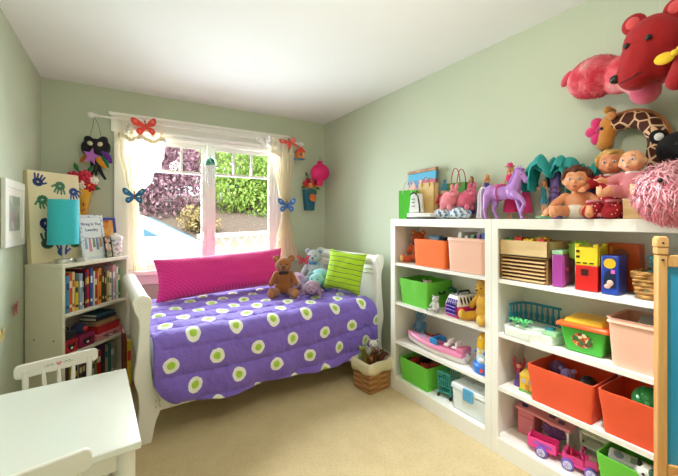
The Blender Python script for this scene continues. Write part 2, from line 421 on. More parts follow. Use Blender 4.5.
# ------------------------------------------------------------------ bed
bed = thing('sleigh_bed', 'white wooden sleigh bed with scrolled ends under the window', 'bed', (.03, 2.27, 0), 3)
BL, BW = 1.93, 1.0
def smoothpoly(pts, k=6):
    out = []; n = len(pts)
    for i in range(n-1):
        p0 = pts[max(i-1, 0)]; p1 = pts[i]; p2 = pts[i+1]; p3 = pts[min(i+2, n-1)]
        for j in range(k):
            t = j/k
            out.append(tuple(.5*((2*p1[d])+(-p0[d]+p2[d])*t+(2*p0[d]-5*p1[d]+4*p2[d]-p3[d])*t*t+(-p0[d]+3*p1[d]-3*p2[d]+p3[d])*t**3) for d in range(len(p1))))
    out.append(tuple(pts[-1])); return out
def post_profile(zs, flip):
    left = [(.012, 0), (.03, .1), (.042, .20), (.038, .29), (.018, .38), (.03, .5), (.043, .64), (.04, .72), (.02, .77), (.012, .81)]
    right = [(.105, .78), (.098, .70), (.098, .6), (.104, .45), (.12, .32), (.15, .20), (.15, .17), (.13, .12), (.115, .05), (.107, 0)]
    roll = [(.058+.052*math.cos(a), .81+.05*math.sin(a)) for a in [PI-PI*1.1*i/14 for i in range(1, 14)]]
    pts = smoothpoly(left, 4)+roll+smoothpoly(right, 4)
    pts = [(x, z*zs if z > .2 else z*(1+(zs-1)*z/.2)) for x, z in pts]
    return [(BL-x, z) for x, z in pts] if flip else pts
def bed_end(name, zs, flip):
    for y in (0, BW-.045):
        p = MB().prism(post_profile(zs, flip), 0, .045, onface(0, y+.045, 0)).build('post', WHITE, bed, bevel=.006)
        sx = (BL-.058) if flip else .058
        r = MB()
        for q in (.034, .018): r.tube([(sx+q*math.cos(a), y-.0015, .81*zs+q*math.sin(a)) for a in [2*PI*i/20 for i in range(20)]], .003, 6, closed=True)
        r.build('rosette', WHITE, p)
    # curved panel between the posts
    mid = [(.10, .22), (.085, .32), (.066, .42), (.066, .52), (.073, .64), (.072, .72), (.06, .78)]
    mid = smoothpoly(mid, 4); th = .011
    poly = [(x-th, z) for x, z in mid]+[(x+th, z) for x, z in reversed(mid)]
    poly = [((BL-x) if flip else x, z*zs) for x, z in poly]
    pn = MB().prism(poly, 0, BW-.08, onface(0, BW-.04, 0)).build(name, WHITE, bed)
    sx = (BL-.058) if flip else .058
    MB().cyl((sx, .04, .81*zs), (sx, BW-.04, .81*zs), .047, n=28).build('top_roll', WHITE, bed)
    mx = MB(); s = -1 if flip else 1
    for z, x in ((.745, .086), (.715, .092), (.42, .079)):
        xx = BL-x if flip else x
        mx.cyl((xx, .045, z*zs), (xx, BW-.045, z*zs), .007, n=10)
    mx.build('moulding', WHITE, pn)
bed_end('footboard', 1.0, False); bed_end('headboard', 1.15, True)
for y in (.008, BW-.035): MB().span((.10, y, .17), (BL-.10, y+.027, .36)).build('rail', WHITE, bed, bevel=.004)
MB().span((.11, .04, .30), (BL-.11, BW-.04, .345)).build('slat_base', wood('pine', '#d8b98a', '#e4caa0'), bed, smooth=0)
MB().span((.115, .03, .346), (BL-.115, BW-.03, .555)).build('mattress', cloth('#eef0f4'), bed, bevel=.04, seg=4)
MB().span((.13, .022, .335), (BL-.13, .05, .42)).build('fitted_sheet', cloth('#c3d3e6'), bed, bevel=.008)
for x in (.128,.148):
    for z in (.20, .235): MB().cyl((x, -.002, z), (x, .004, z), .005, n=10).build('bolt', METAL, bed)

# comforter -----------------------------------------------------------
def comfortermat():
    t = NT('purple_dotted_comforter'); uv = t.tc.outputs['UV']
    wv = t.noise(26, 3, vec=uv); off = t.node('VectorMath', operation='MULTIPLY_ADD')
    t.link(wv.outputs['Color'], off.inputs[0]); off.inputs[1].default_value = (.014, .014, 0); t.link(uv, off.inputs[2])
    sep = t.node('SeparateXYZ'); t.link(off.outputs[0], sep.inputs[0])
    def lattice(ox, oy, dx, dy):
        a = t.math('SUBTRACT', t.math('FRACT', t.math('DIVIDE', t.math('ADD', sep.outputs[0], dx/2-ox), dx)), .5)
        c = t.math('SUBTRACT', t.math('FRACT', t.math('DIVIDE', t.math('ADD', sep.outputs[1], dy/2-oy), dy)), .5)
        a = t.math('MULTIPLY', a, dx); c = t.math('MULTIPLY', c, dy)
        return t.math('SQRT', t.math('ADD', t.math('MULTIPLY', a, a), t.math('MULTIPLY', c, c)))
    d = t.math('MINIMUM', lattice(.204, 1.455, .264, .286), lattice(.336, 1.312, .264, .286))
    g = t.mix(t.math('LESS_THAN', d, .022), lin('#eeeee2'), lin('#a9cf3f'))
    n = t.noise(5); pur = t.mix(n.outputs[0], lin('#785cc2'), lin('#8468cf'))
    t.base(t.mix(t.math('LESS_THAN', d, .044), pur, g)); t.p.inputs['Roughness'].default_value = .75
    t.p.inputs['Sheen Weight'].default_value = .2
    w = t.noise(22, 4, vec=uv); w.inputs['Distortion'].default_value = 1.2; t.bump(w.outputs[0], .5, .02); return t.m
def comforter():
    NU, NV = 250, 170; x0, x1 = .110, 1.80
    def pt(u, v):
        x = x0+(x1-x0)*u
        hem = .175+.065*(1-u)+.008*math.sin(u*17) + (.13*(1-u/.07)**2 if u < .07 else 0) - (.02*math.exp(-((u-.22)/.08)**2))
        Lt = .90; Lc = .14; Ls = .53-hem
        s = v*(Lt+Lc+Ls)
        if s < Lt: y, z, ny, nz, vv = .96-s, .605, 0, 1, 1.51+Lt+Lc-s
        elif s < Lt+Lc:
            a = (s-Lt)/Lc*PI/2; y = .06-.10*math.sin(a); z = .605-.095*(1-math.cos(a)); ny, nz = -math.sin(a), math.cos(a); vv = 1.51+Lt+Lc-s
        else: q = s-Lt-Lc; y, z, ny, nz, vv = -.04-.015*q/Ls, .51-q, -1, 0, 1.51-q
        # quilted puffs between the seams
        seam = (vv+.028*math.sin(x*2.2)+.005) % .155/.155; puff = .026*(max(0, math.sin(PI*seam)))**.33; near = max(0, 1-min(seam, 1-seam)/.22); puff += .0045*near*math.sin(x*62+5*mnoise.noise(Vector((x*6, vv*8, 9))))
        wr = mnoise.noise(Vector((x*4.5, vv*5, 1)))*.014+mnoise.noise(Vector((x*13, vv*9, 5)))*.007+mnoise.noise(Vector((x*34+vv*12, vv*14, 2)))*.0035
        if vv < 1.45: wr += .012*math.sin(x*24+2*math.sin(x*5))*min(1, (1.45-vv)/.2)
        edge = min(1, u/.04, (1-u)/.03); h = max(-.006, (puff+wr)*max(0, edge)**.5)
        if u > .97 and s < Lt+.1: z -= (u-.97)*.35
        return (x, y+ny*h, z+nz*h), (x, vv)
    b = MB(); b.grid(lambda u, v: pt(u, v)[0], NU, NV); b.f = [f[::-1] for f in b.f]
    me = b.mesh('comforter', comfortermat()); uvl = me.uv_layers.new(name='UVMap')
    uvs = [pt(i/NU, j/NV)[1] for j in range(NV+1) for i in range(NU+1)]
    for lp in me.loops: uvl.data[lp.index].uv = uvs[lp.vertex_index]
    for p in me.polygons: p.use_smooth = True
    o = bpy.data.objects.new('comforter', me); COL.objects.link(o)
    o.location = bed.location; o.rotation_euler = bed.rotation_euler
    m = o.modifiers.new('s', 'SOLIDIFY'); m.thickness = .022; m.offset = -1; m.use_flip_normals = False
    me.materials.append(cloth('#8fc04a')); m.material_offset = 1
    return tag(o, 'purple quilted comforter with white and green dots on the bed', 'comforter')
comforter()

def pillow_mb(w, h, t, n=36, pinch=.07, sag=0):
    b = MB()
    def side(sg):
        def f(u, v):
            x = 2*u-1; y = 2*v-1
            k = (max(0, 1-abs(x)**3.2)*max(0, 1-abs(y)**3.2))**.55
            ex = 1-pinch*(1-abs(y)**2)*abs(x)**6; ey = 1-pinch*(1-abs(x)**2)*abs(y)**6
            wr = mnoise.noise(Vector((x*3, y*3, sg)))*.10*k
            return (x*w/2*ex, sg*t/2*(k+wr), y*h/2*ey + sag*(1-x*x))
        return f
    b.grid(side(-1), n, n//2+6); b.grid(side(1), n, n//2+6); return b
def pinkfab():
    t = NT('magenta_textured_fabric'); w = t.node('TexWave'); w.inputs['Scale'].default_value = 22; w.inputs['Distortion'].default_value = 3
    w.inputs['Detail'].default_value = 2; w.bands_direction = 'DIAGONAL'; t.link(t.tc.outputs['Object'], w.inputs['Vector'])
    t.base(t.mix(w.outputs[0], lin('#dd1f7e'), lin('#e82c8c'))); t.p.inputs['Roughness'].default_value = .85; t.p.inputs['Sheen Weight'].default_value = .5
    t.bump(w.outputs[0], .35, .008); return t.m
o = pillow_mb(1.16, .35, .17, 60, .05).build('body_pillow', pinkfab(), smooth=80)
put(o, (.785, 3.20, .815), 4, (-14, -2)); tag(o, 'long magenta body pillow leaning under the window', 'pillow')
o = pillow_mb(.37, .37, .12, 44, .1).build('throw_pillow', stripes('lime_striped_fabric', '#a9cf1c', '#4c5a4a', 22, 2, .88, wob=.03), smooth=80)
put(o, (1.695, 2.625, .828), -58, (-13, 6)); tag(o, 'lime green throw pillow with dark stripes against the headboard', 'pillow')

# ------------------------------------------------------------------ generic plush builder
EYE = BLACK
def face(parent, c, r, sep, col=EYE, nose=None, nosec=BLACK, mouth=None):
    """bead eyes (two parts) and a nose on the front (-Y) of a head"""
    for sx in (-1, 1): MB().ball((c[0]+sx*sep, c[1], c[2]), r, n=12, m=8).build('eye', col, parent)
    if nose: MB().ball(nose[0], nose[1], n=12, m=8).build('nose', nosec, parent)
def bear(name, label, cat, loc, rz, s, fur, inner=None, nosec=BLACK, group=None, bow=None, tilt=None, earscale=1.0, eyes=True, headturn=0):
    m = plushm(fur); mi = plushm(inner) if inner else m
    o = thing(name, label, cat, loc, rz, group, tilt)
    b = MB(); b.ball((0, 0, .42*s), (.23*s, .19*s, .26*s)); b.ball((0, 0, .22*s), (.25*s, .21*s, .2*s))
    b.ball((0, -.03*s, .80*s), (.22*s, .2*s, .2*s)); b.ball((0, 0, .64*s), (.13*s, .12*s, .1*s))
    b.ball((0, -.19*s, .75*s), (.10*s, .09*s, .085*s))
    b.fuse('body', m, o, max(.003, .022*s), 5)
    for sx in (-1, 1):
        e = MB().ball((sx*.19*s, -.01*s, .96*s), (.085*s*earscale, .045*s, .085*s*earscale)).build('ear', m, o)
        MB().ball((sx*.19*s, -.035*s, .955*s), (.05*s*earscale, .03*s, .05*s*earscale)).build('inner_ear', mi, e)
        a = MB().cap((sx*.19*s, -.02*s, .56*s), (sx*.31*s, -.13*s, .33*s), .085*s, .075*s); a.fuse('arm', m, o, max(.003, .02*s), 3)
        l = MB().cap((sx*.16*s, -.08*s, .13*s), (sx*.28*s, -.40*s, .11*s), .115*s, .10*s)
        l.ball((sx*.29*s, -.45*s, .15*s), (.1*s, .07*s, .135*s)); lo = l.fuse('leg', m, o, max(.003, .02*s), 3)
        MB().ball((sx*.295*s, -.485*s, .15*s), (.075*s, .045*s, .1*s)).build('foot_pad', mi, lo)
    if eyes: face(o, (0, -.205*s, .83*s), .022*s, .075*s)
    MB().ball((0, -.275*s, .775*s), (.035*s, .02*s, .025*s), n=12, m=8).build('nose', nosec, o)
    MB().tube([(-.04*s, -.262*s, .71*s), (0, -.275*s, .73*s), (.04*s, -.262*s, .71*s)], .006*s, 6).build('mouth', nosec, o)
    if bow:
        k = MB().ball((0, -.17*s, .60*s), .03*s)
        for sx in (-1, 1): k.ball((sx*.07*s, -.17*s, .605*s), (.06*s, .02*s, .04*s))
        k.tube([(.125*s*math.cos(2*PI*i/20), .12*s*math.sin(2*PI*i/20)-.02*s, .62*s) for i in range(20)], .016*s, 6, closed=True)
        k.build('bow', cloth(bow), o)
    return o
bear('teddy_bear', 'brown teddy bear with dark bow sitting against the magenta pillow', 'teddy bear', (1.19, 2.83, .628), -24, .34, '#9a5a22', '#b8783a', bow='#3a2a22')

def lying_plush(name, label, loc, rz, s, fur, headfur, ears, earfur, muz=None, cat='plush toy', group=None, eyes=True):
    o = thing(name, label, cat, loc, rz, group); m = plushm(fur); mh = plushm(headfur)
    b = MB(); b.ball((0, .25*s, .28*s), (.34*s, .36*s, .28*s)); b.ball((0, .05*s, .24*s), (.24*s, .2*s, .2*s))
    for sx in (-1, 1):
        b.cap((sx*.22*s, 0, .14*s), (sx*.34*s, -.2*s, .09*s), .1*s, .08*s); b.cap((sx*.25*s, .42*s, .12*s), (sx*.4*s, .48*s, .09*s), .11*s, .09*s)
    b.fuse('body', m, o, max(.004, .025*s), 5)
    h = MB(); h.ball((0, -.18*s, .3*s), (.22*s, .2*s, .19*s)); h.ball((0, -.34*s, .24*s), (.15*s, .12*s, .11*s))
    ho = h.fuse('head', mh, o, max(.004, .022*s), 5)
    for sx in (-1, 1):
        if ears == 'long': MB().cap((sx*.13*s, -.16*s, .46*s), (sx*.25*s, -.12*s, .2*s), .05*s, .07*s).fuse('ear', plushm(earfur), o, max(.003, .018*s), 3)
        else: MB().ball((sx*.17*s, -.12*s, .45*s), (.08*s, .04*s, .08*s)).build('ear', plushm(earfur), o)
    if muz: MB().ball((0, -.39*s, .22*s), (.12*s, .09*s, .08*s)).build('muzzle', plushm(muz), o)
    if eyes: face(o, (0, -.36*s, .345*s), .022*s, .08*s)
    MB().ball((0, -.455*s, .27*s), (.035*s, .02*s, .025*s)).build('nose', BLACK, o)
    return o
lying_plush('plush_toy', 'round lilac and white plush behind the brown teddy bear', (1.36, 2.965, .63), -35, .28, '#c9a3c4', '#d8b6cf', 'round', '#c49bc0')
lying_plush('plush_toy', 'aqua plush with a grey muzzle in front of the lime striped pillow', (1.575, 2.905, .63), -45, .33, '#86c4c6', '#8fcaca', 'round', '#86c4c6', '#b2a39c')
lying_plush('plush_toy', 'small mauve plush with droopy ears lying on the purple comforter', (1.38, 2.665, .635), -30, .22, '#a58099', '#ad88a2', 'long', '#a07a95', None)
bear('plush_puppy', 'pale grey plush puppy with blue bow sitting behind the aqua plush', 'plush toy', (1.70, 3.225, .628), -40, .35, '#c0c6c8', '#7f9ac4', bow='#4f86c8')
# red fabric butterfly held near the puppy -> see butterflies below

# ------------------------------------------------------------------ corner bookcase
BX = Vector((-.339, 2.861, 0)); BR = 50
bk = thing('bookcase', 'cream wooden bookcase standing across the left corner, filled with books', 'bookcase', BX, BR)
BWD, BD = .578, .292; BM = CREAM
for x in (0, BWD-.02): MB().span((x, .004, 0), (x+.02, BD, .978)).build('side_panel', BM, bk, bevel=.002)
MB().span((-.004, 0, .976), (BWD+.004, BD, 1.0)).build('top_panel', BM, bk, bevel=.003)
for z in (.6442, .3742, .0592): MB().span((.02, .008, z), (BWD-.02, BD-.01, z+.022)).build('shelf', BM, bk, bevel=.002)
MB().span((.02, .012, 0), (BWD-.02, .03, .06)).build('kickboard', BM, bk, smooth=0)
MB().span((.02, BD-.01, .06), (BWD-.02, BD-.004, .976)).build('back_panel', BM, bk, smooth=0)
for y in (.07, .22): MB().cyl((-.0015, y, .50), (.004, y, .50), .005, n=12).build('screw_cap', BLACK, bk)
def inbk(x, y, z): 
    a = R(BR); return (BX.x+x*math.cos(a)-y*math.sin(a), BX.y+x*math.sin(a)+y*math.cos(a), z)
def book(name, label, w, h, d, col, group, stripe=None, cat='book'):
    """origin bottom-front-left; width x (spine thickness), depth y, height z"""
    o = thing(name, label, cat, (0, 0, 0), 0, group); c = paper(col); t = min(.0025, w*.16)
    b = MB(); b.span((0, 0, 0), (w, t*1.2, h)); b.span((0, 0, 0), (t, d, h)); b.span((w-t, 0, 0), (w, d, h)); b.build('cover', c, o, smooth=0)
    MB().span((t, t, .003), (w-t, d-.004, h-.003)).build('pages', PAGES, o, smooth=0)
    if stripe:
        for z0, z1 in ((.62, .80), (.12, .2)): MB().span((w*.15, -.0006, h*z0), (w*.85, .001, h*z1)).build('spine_label', paper(stripe), o, smooth=0)
    return o
# top shelf: (colour words, colour, width, height, stripe)
T = [('tan', '#a88b63', .026, .225, '#8a5a30'), ('sky blue', '#3d8fb8', .022, .25, '#1d3f86'), ('orange red', '#d4541e', .024, .265, '#f0d8b0'), ('pale yellow', '#e8d79a', .018, .27, '#d1682a'),
     ('yellow', '#e3bf2f', .026, .20, '#3a3a3a'), ('grey blue', '#8ca4b8', .027, .25, '#e6e6e6'), ('white', '#d9d8d3', .016, .19, '#1f1f22'), ('maroon', '#5a1c34', .017, .262, '#b99a5a'), ('scarlet', '#c21d2c', .024, .27, '#f0d040'),
     ('royal blue', '#2f56a8', .022, .275, '#e8e8f0'), ('ivory', '#e4dfd2', .012, .25, None), ('brick red', '#b8322c', .02, .24, '#f2e3c0'), ('light orange', '#e59a3c', .012, .25, None), ('orange', '#dd7d1e', .03, .265, '#7a2a14'),
     ('dark green', '#2c3a2a', .02, .25, '#c9b25a'), ('brown', '#6b3f22', .016, .23, '#e0c070'), ('sand', '#c9b98c', .022, .235, '#50603a'), ('cream', '#ece2c6', .02, .22, '#7a7a50'), ('teal', '#3d8a8c', .012, .21, None),
     ('pink', '#dfa5b4', .03, .272, '#f3e6ea'), ('white', '#e6e3de', .02, .255, '#c8a0a8'), ('grass green', '#3f8f34', .02, .235, '#e8efc0')]
x = .024
ordw = ['first', 'second', 'third', 'fourth', 'fifth', 'sixth', 'seventh', 'eighth', 'ninth', 'tenth', 'eleventh', 'twelfth', 'thirteenth', 'fourteenth', 'fifteenth', 'sixteenth', 'seventeenth', 'eighteenth', 'nineteenth', 'twentieth', 'twenty first', 'twenty second']
for i, (cn, c, w, h, st) in enumerate(T):
    o = book('book', '%s book, %s from the left on the top shelf of the corner bookcase' % (cn, ordw[i]), w, h, random.uniform(.15, .2), c, 'books on the top shelf of the corner bookcase', st)
    put(o, inbk(x, .03+random.uniform(0, .012), .667), BR); x += w+.0022
for i, (cn, c, z) in enumerate((('dark brown', '#4a3024', .9425), ('reddish brown', '#6e3a2a', .9575))):
    o = book('book', '%s book lying flat on top of the upright books of the top shelf' % cn, .014, .23, .17, c, 'books on the top shelf of the corner bookcase')
    a = R(BR); o.location = inbk(.18+.02*i, .04, z); o.rotation_euler = (Matrix.Rotation(a, 3, 'Z') @ Matrix.Rotation(R(90), 3, 'Y')).to_euler(); o.location = inbk(.19+.03*i, .05, z+.014)
# bottom shelf
Bt = [('black', '#1c1b1d', .03, .20, '#d8d8d8'), ('charcoal', '#33333a', .024, .22, None), ('yellow', '#d9b23a', .02, .21, '#6a3010'), ('black', '#17171a', .03, .215, '#c8a840'), ('white', '#dcdad2', .014, .21, None), ('brown', '#7a4a24', .024, .22, '#e8d8b0'),
      ('navy', '#22305c', .026, .22, '#d0c080'), ('dark teal', '#22494a', .03, .23, None), ('green', '#3c6b3a', .018, .25, '#e0e0b0'), ('pale grey', '#c8c8c2', .02, .20, '#555555'), ('olive', '#8c8a4a', .016, .24, None), ('red', '#c02a24', .045, .235, '#f0e0d0'),
      ('dark green', '#28452c', .014, .2, None), ('violet', '#5a3f6a', .014, .27, None), ('sand', '#c3b083', .028, .25, '#4a6a8a'), ('teal', '#3f7c7a', .016, .255, None), ('grey green', '#9aa592', .034, .25, '#e8e8e0')]
x = .026
for i, (cn, c, w, h, st) in enumerate(Bt):
    o = book('book', '%s book, %s from the left on the bottom shelf of the corner bookcase' % (cn, ordw[i]), w, h, random.uniform(.16, .2), c, 'books on the bottom shelf of the corner bookcase', st)
    put(o, inbk(x, .03+random.uniform(0, .015), .082), BR); x += w+.0025
# middle shelf: boxes, stacks
def crate(name, label, cat, dims, col, loc, rz=BR, lid=None, emblem=None, group=None):
    o = thing(name, label, cat, loc, rz, group); w, d, h = dims
    MB().span((0, 0, 0), (w, d, h*.72)).build('base', paper(col), o, bevel=.003)
    MB().span((-.002, -.002, h*.72), (w+.002, d+.002, h)).build('lid', paper(lid or col), o, bevel=.003)
    if emblem:
        e = MB()
        e.ball((w*.5, -.001, h*.42), (w*.2, .003, h*.22)); e.ball((w*.32, -.002, h*.6), (w*.09, .003, h*.16)); e.ball((w*.68, -.002, h*.6), (w*.09, .003, h*.16))
        e.build('emblem', paper(emblem), o); MB().ball((w*.5, -.004, h*.38), (w*.09, .002, h*.1)).build('emblem_patch', paper('#f2efe6'), o)
    return o
M0 = .3972
crate('keepsake_box', 'red box with a dark animal emblem on the middle shelf of the corner bookcase', 'box', (.10, .14, .085), '#b3202c', inbk(.03, .02, M0), emblem='#1c1a1a')
crate('keepsake_box', 'wine purple box with an animal emblem on the middle shelf of the corner bookcase', 'box', (.125, .14, .085), '#8a1c4c', inbk(.142, .02, M0), emblem='#241c20')
o = book('book', 'slim teal book standing at the left end of the middle shelf', .016, .2, .10, '#2f7d8c', 'books on the middle shelf of the corner bookcase'); put(o, inbk(.03, .175, M0), BR)
o = book('book', 'blue green book next to the teal one on the middle shelf', .02, .19, .10, '#37689a', 'books on the middle shelf of the corner bookcase'); put(o, inbk(.049, .175, M0), BR)
o = thing('camera_case', 'black zipped case lying on the red box of the middle shelf', 'case', inbk(.035, .03, M0+.0855), BR)
MB().span((0, 0, 0), (.10, .10, .055)).build('shell', cloth('#1d1c1f'), o, bevel=.018, seg=3); MB().tube([(.02, .05, .053), (.03, .05, .075), (.07, .05, .075), (.08, .05, .053)], .004).build('handle', BLACK, o)
o = thing('soft_pouch', 'navy pouch with a red badge on the purple box', 'pouch', inbk(.15, .03, M0+.0855), BR)
MB().ball((.055, .055, .038), (.055, .05, .04)).build('shell', cloth('#262a4e'), o); MB().ball((.055, .006, .038), (.018, .006, .018)).build('badge', plastic('#c83a3a'), o)
o = crate('game_box', 'flat pink game box at the bottom of the stack on the middle shelf', 'box', (.255, .17, .042), '#d98a94', inbk(.285, .02, M0), emblem='#8a5a5a')
crate('game_box', 'red case standing in the middle shelf stack above the pink game box', 'box', (.205, .14, .058), '#c2262a', inbk(.315, .035, M0+.0425), lid='#a81e24')
crate('game_box', 'tan box in the middle shelf stack above the red case', 'box', (.18, .13, .04), '#b08a62', inbk(.31, .045, M0+.101), lid='#9c7a58')
def flatbook(label, dims, col, loc, rz=BR):
    o = thing('book', label, 'book', loc, rz, 'books on the middle shelf of the corner bookcase'); w, d, h = dims
    MB().span((0, 0, 0), (w, d, h*.18)).span((0, 0, h*.82), (w, d, h)).span((0, 0, 0), (w, .003, h)).build('cover', paper(col), o, smooth=0)
    MB().span((.004, .002, h*.18), (w-.004, d-.004, h*.82)).build('pages', PAGES, o, smooth=0); return o
flatbook('black book lying on the tan box of the middle shelf', (.19, .14, .026), '#1e2430', inbk(.30, .04, M0+.1415))
flatbook('blue book topmost of the middle shelf stack', (.17, .13, .022), '#2f5a78', inbk(.31, .045, M0+.168))
# between bookcase and bed
o = book('book', 'tall yellow and red book standing on the floor between bookcase and bed', .03, .40, .14, '#d9b62a', 'books on the floor beside the bookcase', '#b8282a'); put(o, (.016, 3.00, 0), 4)
o = book('book', 'dark red book standing on the floor against the tall yellow book', .02, .46, .12, '#7a1f24', 'books on the floor beside the bookcase'); put(o, (-.010, 2.99, 0), 4)

# on top of the bookcase
cv = thing('handprint_canvas', 'cream canvas with painted blue and green child handprints leaning in the corner', 'canvas', inbk(-.008, .226, 1.001), BR-7, None)
cv.rotation_euler = Euler((R(-4), 0, R(BR-7)))
MB().span((0, 0, 0), (.345, .04, .63)).build('stretched_canvas', mat('canvas_cream', '#e9dcb4', .85, .04, 6, .3, 400), cv, bevel=.004)
MB().span((.012, .0405, .02), (.333, .055, .61)).build('stretcher_frame', wood('pine', '#d8b98a', '#e4caa0'), cv, smooth=0)
def handprint(x, z, ang, s, col, flip=1):
    b = MB(); M = Matrix.Translation((x, -.0012, z)) @ Matrix.Rotation(R(ang), 4, 'Y') @ Matrix.Diagonal((flip*s, 1, s, 1))
    def blob(cx, cz, rx, rz_, rot=0):
        b.add([M @ Matrix.Translation((cx, 0, cz)) @ Matrix.Rotation(R(rot), 4, 'Y') @ Vector((rx*math.cos(2*PI*i/14), 0, rz_*math.sin(2*PI*i/14))) for i in range(14)] +
              [M @ Matrix.Translation((cx, .0016, cz)) @ Matrix.Rotation(R(rot), 4, 'Y') @ Vector((rx*math.cos(2*PI*i/14), 0, rz_*math.sin(2*PI*i/14))) for i in range(14)],
              [tuple(range(14)), tuple(range(27, 13, -1))]+[(i, 14+i, 14+(i+1) % 14, (i+1) % 14) for i in range(14)])
    for i in range(10): a = 2*PI*i/10; blob(.21*math.cos(a), -.02+.17*math.sin(a), .12, .13)
    for k, (fx, L, rot) in enumerate(((-.24, .26, -22), (-.09, .33, -7), (.07, .32, 7), (.22, .25, 20))):
        for q in (.25, .5, .75, 1): blob(fx+math.sin(R(rot))*L*q, .16+L*q, .058, .085, rot)
    for q in (.3, .6, .9): blob(.28+.22*q, -.06+.18*q, .065, .08, 50)
    return b.build('handprint', mat('paint_'+col[1:], col, .6, .35, 60), cv)
HS = 1.2
for a in ((.062, .555, 20, .085, '#2c3f86'), (.205, .535, -172, .09, '#4f9068'), (.30, .50, 165, .085, '#34549c', -1), (.085, .43, 160, .09, '#3f8a62'), (.095, .27, 95, .095, '#20286c'), (.105, .135, 5, .11, '#3c5f4c'),
          (.155, .24, 170, .07, '#4a5a86'), (.20, .07, 0, .09, '#2a55a4'), (.29, .30, 12, .085, '#4f9068'), (.29, .12, -10, .085, '#3f8a62')): handprint(*a[:3], a[3]*HS, *a[4:])

lamp = thing('table_lamp', 'table lamp with turquoise drum shade on top of the bookcase', 'lamp', inbk(.092, .095, 1.0), BR)
MB().lathe([(.05, 0), (.05, .022), (.047, .027), (.02, .03)], n=32).build('base', METAL, lamp)
MB().lathe([(.008, .028), (.008, .12), (.012, .13), (.012, .16), (.006, .165), (.006, .27)], n=16).build('pole', METAL, lamp)
tq = mat('turquoise_fabric', '#3cc0cc', .8, .03, 30)
b = MB(); b.lathe([(.084, .128), (.087, .128), (.084, .432), (.081, .432)], n=44)
b.f = b.f[:-2]; b.build('shade', tq, lamp)
b = MB().tube([(.082*math.cos(2*PI*i/24), .082*math.sin(2*PI*i/24), .425) for i in range(24)], .002, 6, closed=True)
for k in range(3): a = 2*PI*k/3; b.cyl((.006*math.cos(a), .006*math.sin(a), .29), (.082*math.cos(a), .082*math.sin(a), .425), .0016, n=6)
b.build('shade_spider', METAL, lamp)
MB().ball((0, 0, .33), (.02, .02, .034)).build('bulb', mat('bulb_glass', '#f4f1e8', .3), lamp)
o = thing('tin', 'small round silver tin beside the lamp base', 'tin', inbk(.183, .055, 1.0), BR)
MB().lathe([(.035, 0), (.035, .018)], n=28).build('body', METAL, o); MB().lathe([(.036, .018), (.036, .026), (.03, .028)], n=28).build('lid', METAL, o)

def frame(name, label, cat, loc, rz, w, h, bw, t, fm, pm, lean=8, mat_in=None):
    o = thing(name, label, cat, loc, rz); o.rotation_euler = Euler((R(-lean), 0, R(rz)))
    b = MB(); b.span((0, 0, 0), (bw, t, h)).span((w-bw, 0, 0), (w, t, h)).span((bw, 0, 0), (w-bw, t, bw)).span((bw, 0, h-bw), (w-bw, t, h))
    b.build('frame', fm, o, smooth=0, bevel=.002)
    MB().span((bw, t*.4, bw), (w-bw, t, h-bw)).build('picture', pm, o, smooth=0)
    if mat_in:
        q = bw+mat_in; b = MB(); y0, y1 = t*.25, t*.42
        b.span((bw, y0, bw), (q, y1, h-bw)).span((w-q, y0, bw), (w-bw, y1, h-bw)).span((q, y0, bw), (w-q, y1, q)).span((q, y0, h-q), (w-q, y1, h-bw))
        b.build('mat_board', paper('#eee8da'), o, smooth=0)
    return o
sg = frame('framed_sign', 'white framed laundry line sign with blue handwritten title on the bookcase', 'sign', inbk(.255, .10, 1.0), BR-6, .195, .335, .02, .016, spots('speckled_frame', '#d9dee4', '#3f5578', 60, .25), mat('sign_paper', '#e6ebea', .7, .04, 20), 9)
INK = paper('#3a4f8a')
text('title', 'Bring In The', .030, INK, sg, (.0975, .0055, .265), (R(90), 0, 0)); text('title', 'Laundry', .031, INK, sg, (.0975, .0055, .222), (R(90), 0, 0))
b = MB().tube([(.022, .005, .165), (.0975, .005, .155), (.173, .005, .165)], .0014, 6); b.build('clothes_line', INK, sg)
for x, c, h in ((.04, '#8fb0c8', .08), (.072, '#d88a9a', .10), (.103, '#7f9a78', .07), (.130, '#7f8fae', .09), (.156, '#c98f6a', .07)):
    MB().prism([(x-.011, .158-h), (x+.011, .158-h), (x+.008, .158), (x-.008, .158)], 0, .0012, onface(0, .0063, 0)).build('garment', paper(c), sg, smooth=0)
frame('framed_picture', 'royal blue framed orange picture behind the small photo on the bookcase', 'picture frame', inbk(.425, .16, 1.0), BR-14, .185, .315, .02, .018, plastic('#2a3f9a'), patches('orange_painting', ['#d98a2e', '#e0a24a', '#b0562a', '#e6c07a', '#7a6a5a', '#c86a3a'], 22), 8)
frame('framed_photo', 'small black edged photo standing in front of the blue frame', 'picture frame', inbk(.415, .055, 1.0), BR-4, .062, .165, .006, .012, plastic('#2a2a2a'), patches('family_photo', ['#c9b59a', '#2c2a2c', '#e6ddd0', '#8a9a7a', '#d8a48a'], 40), 9)
o = thing('ceramic_jar', 'white jar with pink pattern and domed lid on the bookcase edge', 'jar', inbk(.527, .08, 1.0), BR)
MB().lathe([(.034, 0), (.046, .012), (.048, .1), (.045, .135)], n=30).build('body', patches('pink_pattern', ['#ece4e0', '#efe6e2', '#d9a3ac', '#ece4e0', '#a39ab0', '#e6dcd8'], 55), o)
MB().lathe([(.05, .135), (.052, .143), (.046, .16), (.03, .172), (.012, .178), (.008, .186), (0, .19)], n=30).build('lid', mat('ceramic_white', '#efe9e2', .25), o)

